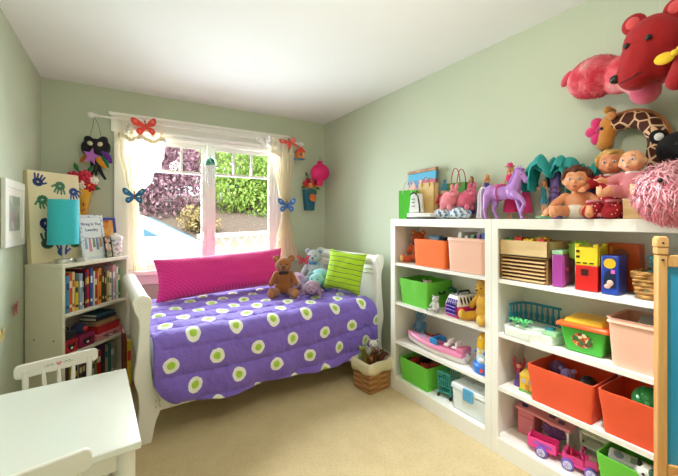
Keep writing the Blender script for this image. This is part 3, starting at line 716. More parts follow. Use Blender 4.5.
# left wall
fr = frame('framed_drawing', 'white framed drawing with wide mat hanging on the left wall', 'picture frame', (XL+.022, 2.545, 1.14), 90, .43, .385, .045, .02, mat('frame_white', '#e9e6de', .4), patches('faded_drawing', ['#a9b3a2', '#c4c4b4', '#b3a6a4', '#98aa9c', '#d0c4c4'], 16), 0, .045)
def butterfly(name, label, loc, rz, s, cols, tilt=0, group=None, fold=18, cat='butterfly', roll=0):
    """wings spread in the local XZ plane, facing -Y"""
    o = thing(name, label, cat, loc, rz, group); o.rotation_euler = Euler((R(tilt), R(roll), R(rz)))
    up = [(0, .02), (.12, .16), (.34, .36), (.5, .38), (.52, .22), (.42, .06), (.2, -.02), (0, -.03)]
    lo = [(0, -.02), (.2, -.04), (.36, -.1), (.4, -.26), (.28, -.38), (.12, -.28), (0, -.1)]
    for sx in (-1, 1):
        F = Matrix.Rotation(R(-fold*sx), 4, 'Z') @ FX
        up_ = smoothpoly([(sx*x*s, z*s) for x, z in up], 3); lo_ = smoothpoly([(sx*x*s, z*s) for x, z in lo], 3)
        w = MB().prism(up_, -.004*s, .008*s, F).prism(lo_, -.004*s, .008*s, F).build('wing', cols[0], o)
        for r_, cx_, cz_ in ((.07, .36, .23), (.05, .26, -.2)): MB().prism(circ(r_*s, 12, sx*cx_*s, cz_*s), .008*s, .014*s, F).build('wing_spot', cols[1], w)
    b = MB().ball((0, 0, 0), (.03*s, .03*s, .2*s)).ball((0, -.01*s, .2*s), .04*s)
    for sx in (-1, 1): b.tube([(0, -.01*s, .22*s), (sx*.05*s, -.02*s, .33*s), (sx*.1*s, -.03*s, .4*s)], .007*s, 5)
    b.build('body', cols[2] if len(cols) > 2 else BLACK, o); return o
butterfly('butterfly_decal', 'small pink butterfly decoration on the left wall below the frame', (XL+.012, 2.80, .76), 90, .10, (paper('#c9566a'), paper('#e69aa4'), paper('#7a3a48')), group='wall decorations', fold=2)
butterfly('butterfly_decal', 'yellow butterfly decoration on the left wall at the picture edge', (XL+.012, 2.52, .68), 90, .09, (paper('#dfc26a'), paper('#f0e0a0'), paper('#8a6a3a')), group='wall decorations', fold=2)

# ------------------------------------------------------------------ play table and chairs
tb = thing('play_table', 'white wooden children play table in the near left corner', 'table', (-.25, 1.72, 0), 3.5)
MB().span((-.285, -.36, .505), (.28, .36, .53)).build('tabletop', mat('table_white', '#eef1ea', .22, .015, 4, coat=.3), tb, bevel=.004)
for y in (-.315, .315): MB().span((-.25, y-.009, .435), (.25, y+.009, .505)).build('apron', WHITE, tb, smooth=0)
for x in (-.25, .25): MB().span((x-.009, -.315, .435), (x+.009, .315, .505)).build('apron', WHITE, tb, smooth=0)
for x in (-.235, .235):
    for y in (-.312, .312):
        l = MB().lathe([(.022, 0), (.024, .03), (.027, .25), (.03, .38), (.03, .505)], (x, y, 0), 24).build('leg', WHITE, tb)
def kidchair(label, loc, rz, zt, heart):
    o = thing('child_chair', label, 'chair', loc, rz, 'white children chairs at the play table')
    # local: back plane at y=0, seat towards +y ; backrest outer face towards -y
    MB().span((-.15, .01, .285), (.15, .29, .307)).build('seat', WHITE, o, bevel=.008)
    for sx in (-1, 1):
        MB().tube([(sx*.14, -.01, 0), (sx*.135, .025, .29)], [.014, .017], 12).build('leg', WHITE, o)
        MB().tube([(sx*.145, .285, 0), (sx*.125, .255, .29)], [.014, .017], 12).build('leg', WHITE, o)
        MB().tube([(sx*.125, .025, .30), (sx*.132, .008, zt-.035)], .013, 12).build('back_post', WHITE, o)
    for x in (-.062, 0, .062): MB().tube([(x*.8, .03, .30), (x*.9, .02, .40), (x, .008, zt-.05)], [.008, .012, .008], 10).build('spindle', WHITE, o)
    for y, z in ((.005, .12),(.272, .12)): MB().tube([(-.138, y, z), (.138, y, z)], .009, 10).build('stretcher', WHITE, o)
    for sx in (-1, 1): MB().tube([(sx*.138, .005, .15), (sx*.136, .272, .15)], .009, 10).build('stretcher', WHITE, o)
    # curved top rail with rounded corners
    def poly(): 
        pts = []
        w, h, r = .172, .068, .022
        for cx, cz, a0 in ((w-r, h-r, 0), (-w+r, h-r, 90), (-w+r, r, 180), (w-r, r, 270)):
            for k in range(7): a = R(a0+15*k); pts.append((cx+r*math.cos(a), cz+r*math.sin(a)))
        return pts
    b = MB(); b.prism(poly(), -.009, .009, onface(0, .004, zt-.068)); rail = b.build('top_rail', WHITE, o, bevel=.004)
    if heart:
        hp = [(.016*math.sin(t)**3*.75, (.013*math.cos(t)-.005*math.cos(2*t)-.002*math.cos(3*t)-.001*math.cos(4*t))*.75) for t in [2*PI*i/28 for i in range(28)]]
        # inner side of the back faces the table (+y)
        MB().prism(hp, 0, .0012, Matrix.Translation((0, .0136, zt-.032)) @ Matrix.Rotation(PI, 4, 'Z') @ FX).build('heart_motif', paper('#e39a98'), rail)
        v = MB()
        for sx in (-1, 1):
            v.tube([(sx*.018, .0135, zt-.036), (sx*.032, .0135, zt-.030), (sx*.046, .0135, zt-.038), (sx*.06, .0135, zt-.032)], .0012, 5)
            for q in (.03, .045): v.ball((sx*q, .0135, zt-.028), (.005, .001, .0025))
        v.build('vine_motif', paper('#9aa88a'), rail)
    return o
kidchair('white child chair with a pink heart on its top rail behind the play table', (-.291, 2.30, 0), 16.5+180, .585, True)
kidchair('white child chair pushed under the near edge of the table', (-.252, 1.268, 0), 12, .60, False)
# ------------------------------------------------------------------ curtains and things hung at the window
YW = YB-.09
rod = thing('curtain_rod', 'thin white curtain rod with ball finials above the window', 'curtain rod', (.73, YB, 2.15))
MB().tube([(-.95, -.09, .015), (0, -.09, .0), (.95, -.09, -.008)], .009, 12).build('pole', WHITE, rod)
for x, z in ((-.965, .015), (.965, -.008)):
    MB().ball((x, -.09, z), .026).cyl((x+(.02 if x < 0 else -.02), -.09, z), (x+(.04 if x < 0 else -.04), -.09, z), .015).build('finial', WHITE, rod)
for x in (-.72, .78): MB().span((x-.008, -.09, -.03), (x+.008, -.046, -.01)).span((x-.012, -.052, -.05), (x+.012, -.0405, .03)).cyl((x, -.09, -.02), (x, -.09, -.004), .006).build('bracket', WHITE, rod)
def sheer():
    t = NT('sheer_cream_cloth'); d = t.node('BsdfDiffuse'); tl = t.node('BsdfTranslucent'); tp = t.node('BsdfTransparent')
    n = t.noise(160, 3); c = t.mix(n.outputs[0], lin('#f3ead2'), lin('#fbf4e2'))
    t.link(c, d.inputs[0]); t.link(c, tl.inputs[0])
    m1 = t.node('MixShader'); m1.inputs[0].default_value = .5; t.link(d.outputs[0], m1.inputs[1]); t.link(tl.outputs[0], m1.inputs[2])
    m2 = t.node('MixShader'); m2.inputs[0].default_value = .14; t.link(m1.outputs[0], m2.inputs[1]); t.link(tp.outputs[0], m2.inputs[2])
    t.link(m2.outputs[0], t.out.inputs[0]); return t.m
SHEER = sheer()
def interp(tab, t):
    for (a, *va), (b_, *vb) in zip(tab, tab[1:]):
        if t <= b_: 
            q = (t-a)/(b_-a); q = q*q*(3-2*q); return [x+(y-x)*q for x, y in zip(va, vb)]
    return list(tab[-1][1:])
def curtain(label, tab, ties, folds, seed):
    """tab rows: z fraction, left x, right x, fold depth"""
    o = thing('curtain', label, 'curtain', (0, YW, 0), 0, None)
    z0, z1 = 2.03, .84
    def f(u, v):
        xl, xr, dep = interp(tab, v)
        g = u+.035*math.sin(u*9+seed+v*3)*(1-abs(2*u-1))
        return (xl+(xr-xl)*g, dep*math.sin(u*folds*2*PI+seed+.8*math.sin(v*5)), z0+(z1-z0)*v + .02*math.sin(u*PI*ties)*(1-v)**6)
    MB().grid(f, 90, 60).build('panel', SHEER, o, smooth=80)
    MB().grid(lambda u, v: (f(u, v*.035)[0], f(u, v*.035)[1]-.003, f(u, v*.035)[2]), 90, 3).build('top_hem', cloth('#efe4c8'), o, smooth=80)
    for k in range(ties):
        u = (k+.5)/ties if ties > 1 else .5; x, y, z = f(u*.96+.02, 0)
        b = MB()
        for sx in (-1, 1): b.tube([(x+sx*.012, y, z-.02), (x+sx*.004, -.021, 2.13), (x+sx*.003, -.021, 2.165), (x, 0, 2.184), (x, .021, 2.165), (x-sx*.004, .021, 2.13), (x+sx*.01, y+.004, z-.02)], .004, 6)
        b.build('tie_tab', cloth('#f3ead2'), o)
    return o
curtain('cream sheer curtain tied back at the left side of the window', [(0, -.06, .33, .012), (.12, -.055, .31, .016), (.30, .0, .22, .016), (.455, .045, .115, .022), (.52, .05, .11, .02), (.75, .07, .15, .02), (1, .06, .17, .022)], 5, 7, 1)
curtain('cream sheer curtain tied back at the right side of the window', [(0, 1.33, 1.60, .012), (.15, 1.36, 1.59, .016), (.35, 1.41, 1.56, .016), (.50, 1.46, 1.535, .022), (.57, 1.45, 1.54, .02), (.78, 1.40, 1.60, .022), (1, 1.36, 1.66, .024)], 5, 7, 4)
butterfly('butterfly_clip', 'blue butterfly clip holding the left curtain', (.075, YW-.05, 1.50), -12, .17, (cloth('#2f6f9a'), cloth('#6fa8c4'), cloth('#8a5a3a')), group='butterfly curtain ornaments')
butterfly('butterfly_clip', 'blue butterfly clip holding the right curtain', (1.50, YW-.05, 1.45), -28, .19, (cloth('#3f6fae'), cloth('#8fb0d0'), cloth('#5a4a4a')), group='butterfly curtain ornaments')
butterfly('butterfly_ornament', 'coral red butterfly at the left end of the curtain rod', (.16, YW-.062, 2.115), -20, .20, (cloth('#e0473c'), cloth('#f07a66'), cloth('#b8562a')), tilt=30, group='butterfly curtain ornaments')
butterfly('butterfly_ornament', 'coral butterfly perched at the right end of the curtain rod', (1.535, YW-.07, 2.135), -60, .21, (cloth('#d8594a'), cloth('#e88a74'), cloth('#c04a3a')), tilt=55, group='butterfly curtain ornaments')
butterfly('butterfly_ornament', 'white butterfly on the rod left of the coral one at the right', (1.25, YW-.06, 2.10), -50, .17, (paper('#f0eee8'), paper('#d8d4cc'), paper('#b8b4aa')), tilt=25, group='butterfly curtain ornaments')
butterfly('butterfly_toy', 'small red butterfly standing on the bed beside the blue puppy', (1.585, 3.245, .875), -35, .13, (cloth('#c03448'), cloth('#e07a86'), cloth('#6a2a34')), group=None)
# wind chime
o = thing('wind_chime', 'green topped wind chime hanging in front of the window mullion', 'wind chime', (.722, YB-.045, 1.555))
MB().tube([(0, 0, .345), (0, -.0, .49), (0, .044, .495)], .0015, 5).build('string', STRING, o)
MB().lathe([(.0, .36), (.02, .355), (.045, .33), (.052, .295), (.05, .285), (.03, .29), (0, .29)], n=24).build('dome', patches('chime_green', ['#2f8a6a', '#57b58c', '#1f6a54', '#8ad0b0'], 40, .3), o)
MB().span((-.05, -.018, .262), (.05, .018, .27)).build('crossbar', plastic('#e8d8dc'), o)
for x in (-.035, -.012, .012, .035):
    t_ = MB().cyl((x, 0, .06+abs(x)*2), (x, 0, .235), .006, n=12).build('chime_tube', mat('white_metal', '#dcdcd8', .3), o); MB().cyl((x, 0, .235), (x, 0, .263), .001, n=5).build('string', STRING, t_)
# small birdhouse
o = thing('birdhouse_ornament', 'tiny orange and blue birdhouse hanging at the right end of the rod', 'ornament', (1.668, YW-.016, 1.975))
MB().span((-.04, -.035, 0), (.04, .035, .075)).build('house', plastic('#e07a2a'), o, bevel=.003)
MB().prism([(-.055, .07), (.055, .07), (0, .125)], -.045, .045, FX).build('roof', plastic('#d83a34'), o)
MB().span((-.052, -.045, -.008), (.052, .045, 0)).build('base', plastic('#3f7fae'), o)
MB().cyl((0, -.036, .045), (0, -.03, .045), .015).build('door_hole', plastic('#2f5fa8'), o); MB().span((.02, -.037, .01), (.032, -.034, .06)).build('shutter', plastic('#f0c83a'), o)
MB().tube([(0, 0, .12), (0, 0, .155), (.0, -.005, .17)], .0015, 5).build('string', STRING, o)
# black fabric mask hanging
o = thing('hanging_mask', 'black ribbon mask with cream eyes and a pink star hanging from the rod end', 'ornament', (-.205, YB-.06, 1.635), 0)
BKF = cloth('#17181a')
b = MB(); b.ball((0, 0, .27), (.085, .025, .075)); b.ball((-.055, 0, .32), (.05, .02, .04), rot=(0, 30, 0)); b.ball((.06, 0, .325), (.055, .02, .042), rot=(0, -30, 0)); b.ball((-.08, 0, .26), (.045, .018, .06)); b.ball((.085, 0, .27), (.05, .018, .06)); b.ball((0, 0, .2), (.06, .02, .06))
b.fuse('head', BKF, o, .008, 3)
for x in (-.045, .04): MB().ball((x, -.028, .295), (.024, .012, .019), rot=(0, 15 if x < 0 else -15, 0)).build('eye', cloth('#d9cfae'), o)
def ribbon(pts, w, m, nm='ribbon'):
    b = MB(); k = len(pts); P_ = smoothpoly(pts, 4); n = len(P_)
    b.grid(lambda u, v: (P_[round(v*(n-1))][0]+(u-.5)*w*(1-.5*v*v), P_[round(v*(n-1))][1]-.004*math.sin(u*PI), P_[round(v*(n-1))][2]), 4, n-1)
    return b.build(nm, m, o, smooth=60, solid=.003)
for pts, w, c in (([(.05, -.01, .24), (.10, -.02, .20), (.125, -.015, .14)], .075, '#5d2a8a'), ([(.04, -.012, .2), (.085, -.02, .15), (.10, -.015, .10)], .06, '#1f6a4a'), ([(.02, -.016, .19), (.05, -.024, .13), (.085, -.02, .095)], .07, '#d8931f'),
                  ([(-.07, -.012, .2), (-.10, -.02, .17), (-.11, -.015, .13)], .05, '#b8702a'), ([(-.02, -.012, .17), (-.025, -.016, .08), (-.045, -.012, .0)], .045, '#1a1b1d'), ([(.01, -.012, .17), (.03, -.018, .09), (.085, -.012, .0)], .045, '#17181a'), ([(0, -.012, .17), (.0, -.018, .1), (.005, -.012, .03)], .04, '#1b2a20')):
    ribbon(pts, w, cloth(c))
sp = [((.075 if i % 2 == 0 else .034)*math.sin(PI*i/5), (.075 if i % 2 == 0 else .034)*math.cos(PI*i/5)) for i in range(10)]
MB().prism(sp, 0, .02, Matrix.Translation((-.035, -.032, .185)) @ Matrix.Rotation(R(12), 4, 'Y') @ FX).build('star', cloth('#b56bc0'), o, bevel=.004)
for x in (-.05, .055): MB().tube([(x, 0, .345), (x*.35, -.01, .47), (-.025, -.03, .545)], .002, 5).build('string', BLACK, o)
o.scale = (.82, 1, 1)

def flower(b_parent, c, r, col, center=None, petals=8, name='flower'):
    b = MB()
    for ring, (k, rr_, zz) in enumerate(((petals, .62, 0), (max(4, petals-3), .36, -.25))):
        for i in range(k):
            a = 2*PI*i/k+ring*.4
            b.ball((c[0]+r*rr_*math.cos(a), c[1]+r*zz-.002*i, c[2]+r*rr_*math.sin(a)), (r*.46, r*.22, r*.30), rot=(0, -math.degrees(a), 0), n=10, m=7)
    f = b.build(name, cloth(col), b_parent)
    MB().ball((c[0], c[1]-r*.42, c[2]), (r*.24, r*.16, r*.24), n=10, m=7).build('flower_center', cloth(center or col), f); return f
def leaf(b_parent, c, L, ang, col='#3f7a34'):
    b = MB(); M = Matrix.Translation(c) @ Matrix.Rotation(R(-ang), 4, 'Y')
    b.grid(lambda u, v: tuple(M @ Vector((L*v, -.25*L*math.sin(PI*v*.8)-.03*L*(1-abs(2*u-1)), (u-.5)*.42*L*math.sin(PI*min(.98, max(.03, v)))))), 4, 8); b.build('leaf', cloth(col), b_parent, solid=.0015, smooth=60)
# yellow cone wall vase with flowers
o = thing('wall_vase', 'yellow smiling cone vase of red and white flowers on the back wall', 'vase', (-.30, YB-.005, 1.235))
b = MB().lathe([(.012, 0), (.03, .06), (.055, .2), (.072, .30), (.07, .305), (.055, .295)], (0, -.06, 0), 28); b.build('cone', mat('yellow_glaze', '#d9a520', .35, .08), o)
MB().span((-.012, -.06, .24), (.012, 0, .28)).build('hanger', plastic('#c9981f'), o)
fc = MB()
for x in (-.018, .018): fc.ball((x, -.115, .185), (.007, .006, .016))
fc.tube([(-.028, -.105, .15), (-.015, -.109, .135), (.0, -.11, .13), (.015, -.109, .135), (.028, -.105, .15)], .004, 6); fc.build('smile_motif', plastic('#c03a2a'), o)
for i in range(12): a = R(-40+i*24); MB().cyl((0, -.06, .28), (.07*math.cos(a), -.065-.02*abs(math.sin(a)), .36+.03*math.sin(a*2)), .003, n=6).build('stem', cloth('#4a7a3a'), o)
for x, z, r, c, cc in ((-.045, .40, .055, '#c41a3a', '#7a1020'), (.025, .42, .05, '#d02a4a', '#7a1020'), (.055, .34, .05, '#c41a2a', '#e0b030'), (.01, .345, .042, '#f2ece0', '#d8b030'), (-.075, .345, .04, '#d8456a', '#e0c040'), (.085, .385, .035, '#f0e8e0', '#d8a830')): flower(o, (x, -.09, z), r, c, cc)
for x, z, a in ((-.06, .31, 160), (.06, .30, 20), (.09, .33, -10), (-.03, .45, 110), (.07, .44, 60)): leaf(o, (x*.6, -.08, z), .08, a, '#2f6a3c')
# blue wall pocket
o = thing('wall_vase', 'dark teal wall pocket with an orange daisy and red flowers beside the window', 'vase', (1.815, YB-.004, 1.40))
b = MB().box((0, -.045, .12), (.10, .07, .24), top=(.15, .08)); b.build('pocket', mat('teal_painted_wood', '#175a74', .5, .08), o, bevel=.004)
flower(o, (.022, -.088, .145), .045, '#d8742a', '#a03a1a', 9, 'daisy_motif')
for x, z, r, c, cc in ((-.06, .30, .042, '#c01f2a', '#7a1018'), (.0, .29, .038, '#e0934a', '#b05a2a'), (.055, .32, .045, '#c41a3a', '#8a1020'), (.02, .345, .036, '#d86a7a', '#b03a4a'), (-.03, .34, .034, '#8a1a2a', '#4a0a12'), (.095, .29, .032, '#e8b23a', '#c0702a')): flower(o, (x, -.07, z), r, c, cc)
for x, z, a in ((-.07, .27, 190), (.07, .27, -20), (.1, .31, 5), (-.05, .37, 120), (.04, .37, 70), (-.02, .25, -70), (.05, .25, -60)): leaf(o, (x*.7, -.07, z), .075, a, '#3a6a2c')
# pink paper lantern
o = thing('paper_lantern', 'hot pink round paper lantern hanging from the ceiling corner on a thread', 'lantern', (1.865, 3.40, 1.63))
def lant():
    t = NT('pink_lantern_paper'); w = t.node('TexWave'); w.bands_direction = 'Z'; w.inputs['Scale'].default_value = 26; t.link(t.tc.outputs['Object'], w.inputs['Vector'])
    t.base(t.mix(w.outputs[0], lin('#cc0f5c'), lin('#e02272'))); t.p.inputs['Roughness'].default_value = .7; t.bump(w.outputs[0], .4, .006); return t.m
MB().lathe([(.03, .095), (.055, .105)]+[(.107*math.sin(a), .19-.098*math.cos(a)) for a in [.55+i*(PI-1.1)/16 for i in range(17)]]+[(.05, .28), (.03, .288)], n=36).build('globe', lant(), o)
MB().lathe([(.026, .285), (.03, .29), (.03, .315), (.026, .318)], n=24).build('collar', cloth('#d01a64'), o)
MB().lathe([(.022, .04), (.03, .05), (.034, .085), (.028, .098)], n=20).build('tassel', cloth('#d8246c'), o)
MB().tube([(-.02, 0, .315), (0, 0, .375), (.02, 0, .315)], .0025, 6).build('hook', cloth('#b0154e'), o)
MB().cyl((0, 0, .37), (0, 0, ZC-1.63), .0014, n=6).build('thread', STRING, o)

# ------------------------------------------------------------------ white shelf units on the right wall
SX0, SX1 = 1.75, XR-.004
def shelfunit(label, y0, y1):
    o = thing('bookshelf', label, 'shelf unit', ((SX0+SX1)/2, (y0+y1)/2, 0), 0, 'white shelf units on the right wall'); cx, cy = o.location.x, o.location.y
    A = lambda x, y, z: (x-cx, y-cy, z)
    for a in (y0, y1-.02): MB().span(A(SX0+.018, a, 0), A(SX1, a+.02, 1.28)).build('side_panel', WHITE2, o, smooth=0)
    f = MB()
    st = .048 if y1 > 1.5 else .036
    f.span(A(SX0, y0, 0), A(SX0+.018, y0+.043, 1.3)).span(A(SX0, y1-st, 0), A(SX0+.018, y1, 1.3)).span(A(SX0, y0+.043, 1.247), A(SX0+.018, y1-st, 1.3)).span(A(SX0, y0+.043, 0), A(SX0+.018, y1-st, .095))
    f.build('face_frame', WHITE2, o, smooth=0, bevel=.002)
    MB().span(A(SX0+.018, y0, 1.28), A(SX1, y1, 1.3)).build('top_panel', WHITE2, o, smooth=0)
    for z in (.948, .65, .355, .075): MB().span(A(SX0+.018 if z < .1 else SX0+.006, y0+.02 if z < .1 else y0+.043, z), A(SX1-.008, y1-.02 if z < .1 else y1-st, z+.021)).build('shelf', WHITE2, o, smooth=0)
    MB().span(A(SX1-.008, y0+.02, .07), A(SX1-.002, y1-.02, 1.28)).build('back_panel', WHITE2, o, smooth=0)
    return o
shelfunit('white shelf unit beside the wicker basket, left of the two units', 1.191, 2.055)
shelfunit('white shelf unit partly behind the wooden easel, right of the two units', .335, 1.190)
S = [.971+.0005, .671+.0005, .376+.0005, .096+.0005]

def bin_(name, label, col, corners, z, h, top=1.1, rim=0, t=.006, fabric=True, group=None, handle=False):
    """open bin: corners = (x0, x1, y0, y1) of the rim, flared by `top` relative to the base; front is -X"""
    x0, x1, y0, y1 = corners
    o = thing(name, label, 'bin', ((x0+x1)/2, (y0+y1)/2, z), -90, group)
    w, d = (y1-y0), (x1-x0)
    def ring(s, zz, inset=0, sag=0, n=10):
        pts = []
        W, D = w*s-2*inset, d*s-2*inset; rc = .018 if not fabric else .008
        cs = [(W/2-rc, -D/2+rc, -90), (W/2-rc, D/2-rc, 0), (-W/2+rc, D/2-rc, 90), (-W/2+rc, -D/2+rc, 180)]
        for i, (cx, cy, a0) in enumerate(cs):
            for k in range(4): a = R(a0+30*k); pts.append((cx+rc*math.cos(a), cy+rc*math.sin(a)))
            nx, ny, na = cs[(i+1) % 4]; e0 = pts[-1]; e1 = (nx+rc*math.cos(R(na)), ny+rc*math.sin(R(na)))
            for k in range(1, n):
                q = k/n; pts.append((e0[0]+(e1[0]-e0[0])*q, e0[1]+(e1[1]-e0[1])*q))
        out = []
        for px_, py_ in pts:
            wz = mnoise.noise(Vector((px_*14+x0*9, py_*14+y0*7, zz*9)))*(.006 if fabric else 0)*min(1, zz/h*2)
            out.append((px_*(1+wz/max(.05, abs(px_)+.05)), py_*(1+wz/max(.05, abs(py_)+.05)), zz+(wz*.8 if sag and fabric else 0)))
        return out
    b = MB(); NV = 8; rows = []
    for j in range(NV+1): q = j/NV; rows.append(ring(1/top+(1-1/top)*q, h*q, 0, j == NV))
    if rim: rows += [ring(1+rim/w, h, 0), ring(1+rim/w, h+.002, 0)]; rows.insert(NV, ring(1, h-.02)); rows.insert(NV+1, ring(1+rim/w, h-.018))
    for j in range(NV, -1, -1): q = j/NV; rows.append(ring(1/top+(1-1/top)*q, max(h*q, t), t, j == NV))
    n = len(rows[0]); vs = [p for r in rows for p in r]; fs = []
    for j in range(len(rows)-1):
        for i in range(n): fs.append((j*n+i, j*n+(i+1) % n, (j+1)*n+(i+1) % n, (j+1)*n+i))
    fs.append(tuple(range(n-1, -1, -1))); L = (len(rows)-1)*n; fs.append(tuple(range(L, L+n)))
    b.add(vs, fs)
    m = mat('binfabric_'+col[1:], col, .8, .06, 10, .25, 200, sheen=.1) if fabric else mat('binplastic_'+col[1:], col, .38, .03)
    b.build('body', m, o, smooth=50)
    if handle: MB().tube([(w*.52, -.02, h*.62), (w*.535, -.01, h*.55), (w*.535, .03, h*.55), (w*.52, .04, h*.62)], .006, 8).build('handle', BLACK, o)
    return o
def solo(o, label, cat, loc=None, rz=None, group=None):
    if loc: o.location = loc
    if rz is not None: o.rotation_euler = (0, 0, R(rz))
    return tag(o, label, cat, group)
def block(label, loc, dims, col, rz=0, cat='toy block', name='toy_block', studs=True, tilt=(0, 0)):
    o = thing(name, label, cat, loc, rz, None, tilt); w, d, h = dims
    MB().box((0, 0, h/2), dims).build('body', plastic(col), o, bevel=.002)
    if studs:
        b = MB(); k = max(1, int(w/.02)); q = max(1, int(d/.02))
        for i in range(k):
            for j in range(q): b.cyl(((i+.5)/k*w-w/2, (j+.5)/q*d-d/2, h), ((i+.5)/k*w-w/2, (j+.5)/q*d-d/2, h+.005), .006, n=10)
        b.build('studs', plastic(col), o)
    return o
def toyball(label, loc, r, m, seam=None):
    o = thing('toy_ball', label, 'ball', (loc[0], loc[1], loc[2]-r)); MB().ball((0, 0, r), r, n=28, m=16).build('shell', m, o)
    MB().tube([(r*1.004*math.cos(2*PI*i/30), r*1.004*math.sin(2*PI*i/30)*.5, r+r*1.004*math.sin(2*PI*i/30)*.866) for i in range(30)], .0015, 5, closed=True).build('seam', seam or BLACK, o); return o

# ---- left unit, top row
bin_('fabric_bin', 'orange fabric bin on the top shelf of the left unit', '#f0702a', (1.768, 2.0, 1.535, 1.826), S[0], .187, 1.09)
bin_('plastic_bin', 'pale pink plastic bin on the top shelf of the left unit', '#ecb9a2', (1.768, 2.01, 1.25, 1.522), S[0], .21, 1.07, .008, fabric=False)
bear('plush_toy', 'orange plush bear squeezed behind the orange bin', 'plush toy', (1.905, 1.915, S[0]), -78, .235, '#c9541a', '#e8b46a', bow='#5a2a4a')
o = thing('toy_box', 'small blue carton sticking out of the orange bin', 'carton', (1.90, 1.735, S[0]+.03), -80); MB().box((0, 0, .09), (.085, .05, .18)).build('carton', paper('#5a86a8'), o, bevel=.002); MB().box((0, -.0255, .15), (.06, .001, .03)).build('panel', paper('#9fc0d4'), o)
o = thing('toy_helmet', 'black toy helmet peeking out of the orange bin', 'toy', (1.90, 1.635, S[0]+.10), -90); MB().ball((0, 0, .05), (.055, .05, .055)).build('shell', BLACK, o); MB().ball((.0, -.03, .045), (.035, .03, .022)).build('visor', plastic('#3a4a5a'), o)
for i, (c, y, a, nm) in enumerate((('#c9c4bc', 1.44, 20, 'grey'), ('#3f8a5a', 1.39, -14, 'green'), ('#7a4a86', 1.345, 12, 'violet'), ('#d8d2c8', 1.475, 8, 'white'), ('#3a5a9a', 1.318, -18, 'blue'))):
    o = thing('picture_book', '%s picture book leaning in the pale pink bin' % nm, 'book', (1.885, y, S[0]+.012), -90, 'picture books in the pale pink bin', (0, 4+.3*abs(a)))
    MB().span((-.012, -.08, 0), (.012, .08, .215+.006*i)).build('cover', paper(c), o, bevel=.002); MB().span((-.009, -.078, .002), (.009, .0815, .2165+.006*i)).build('pages', PAGES, o, smooth=0)
# ---- left unit, second row
bin_('fabric_bin', 'lime green fabric bin on the second shelf of the left unit', '#68c636', (1.765, 2.02, 1.69, 1.975), S[1], .185, 1.12, handle=True)
o = bear('plush_toy', 'cream plush animal peeking out of the upper lime green bin', 'plush toy', (1.865, 1.785, S[1]+.055), -70, .13, '#d9b8a4', '#e8cfc0')
o = lying_plush('plush_toy', 'black plush in the upper lime green bin', (1.90, 1.865, S[1]+.085), -60, .13, '#1d1c20', '#222126', 'round', '#1a1a1c')
# plush dog beside carrier
bear('plush_puppy', 'small white plush puppy with grey ears beside the pet carrier', 'plush toy', (1.795, 1.642, S[1]), -85, .105, '#d8d6d2', '#6a6a70')
o = thing('toy_plant', 'dark green toy plant behind the white plush puppy', 'toy', (1.99, 1.635, S[1]), -80)
MB().lathe([(.03, 0), (.035, .05), (.03, .05)], n=18).build('pot', plastic('#2a2a2c'), o)
for k in range(10): leaf(o, (0, 0, .06+.006*k), .06, 18+16*k, '#2c6a4a')
# pet carrier
o = thing('pet_carrier', 'toy pet carrier with purple grille door and zebra striped roof', 'toy carrier', (1.885, 1.485, S[1]), -97)
hp = plastic('#dc1e74'); wh = plastic('#ece8e4')
MB().box((0, 0, .036), (.115, .20, .072), top=(.125, .21)).build('base', hp, o, bevel=.008)
MB().box((0, 0, .105), (.125, .21, .066), top=(.085, .17)).build('roof', wh, o, bevel=.008)
b = MB()
for k in range(6):
    y = -.07+k*.028
    for sx in (-1, 1): b.prism([(-.025, -.004), (0, -.009), (.02, -.003), (.024, .004), (0, .006), (-.02, .004)], 0, .002, Matrix.Translation((sx*.0525, y, .108)) @ Matrix.Rotation(R(sx*73), 4, 'Y'))
    b.prism([(-.03, -.004), (0, -.008), (.03, .002), (.02, .005), (0, .004)], 0, .0015, Matrix.Translation((0, y, .138)))
b.build('zebra_stripes', BLACK, o, smooth=0)
g = MB()
for x in (-.04, -.02, 0, .02, .04): g.tube([(x, -.108, .02), (x, -.1075, .078), (x*.85, -.094, .115)], .0035, 6)
for z, y in ((.022, -.108), (.045, -.108), (.068, -.108), (.092, -.1035), (.114, -.0945)): g.cyl((-.044, y, z), (.044, y, z), .0035, n=6)
g.build('door', plastic('#5a2fb0'), o)
MB().box((0, -.1035, .05), (.086, .004, .07)).build('opening', plastic('#2a1a4a'), o)
MB().tube([(0, -.05, .138), (0, -.045, .158), (0, .045, .158), (0, .05, .138)], .006, 8).build('handle', BLACK, o)
o = bear('plush_bear', 'golden yellow plush bear sitting at the right end of the second shelf', 'teddy bear', (1.875, 1.318, S[1]), -100, .255, '#d9a11a', '#e3bb52', earscale=.9)
# ---- left unit, third row
o = bear('plush_toy', 'blue plush bear with round ears on the third shelf', 'plush toy', (1.92, 1.905, S[2]+.0425), -72, .165, '#5f87a8', '#9cc0d8', nosec=plastic('#2a3f78'), earscale=1.35)
o = thing('toy_bench', 'orange red toy bench under the blue plush bear', 'toy', (1.925, 1.91, S[2]), -82)
MB().span((-.085, -.055, .03), (.085, .075, .042)).build('seat', plastic('#c8462a'), o, bevel=.003); MB().span((-.085, -.06, .04), (.085, -.05, .066)).build('front_rail', plastic('#e06a34'), o, bevel=.003)
for x in (-.06, .06):
    for y in (-.045, .06): MB().cyl((x, y, 0), (x, y, .031), .014, n=14).build('leg', plastic('#2f4a7a'), o)
o = lying_plush('plush_toy', 'deep pink plush lying at the back of the third shelf', (1.975, 1.80, S[2]+.002), -90, .11, '#c0285a', '#cc3468', 'round', '#b82454')
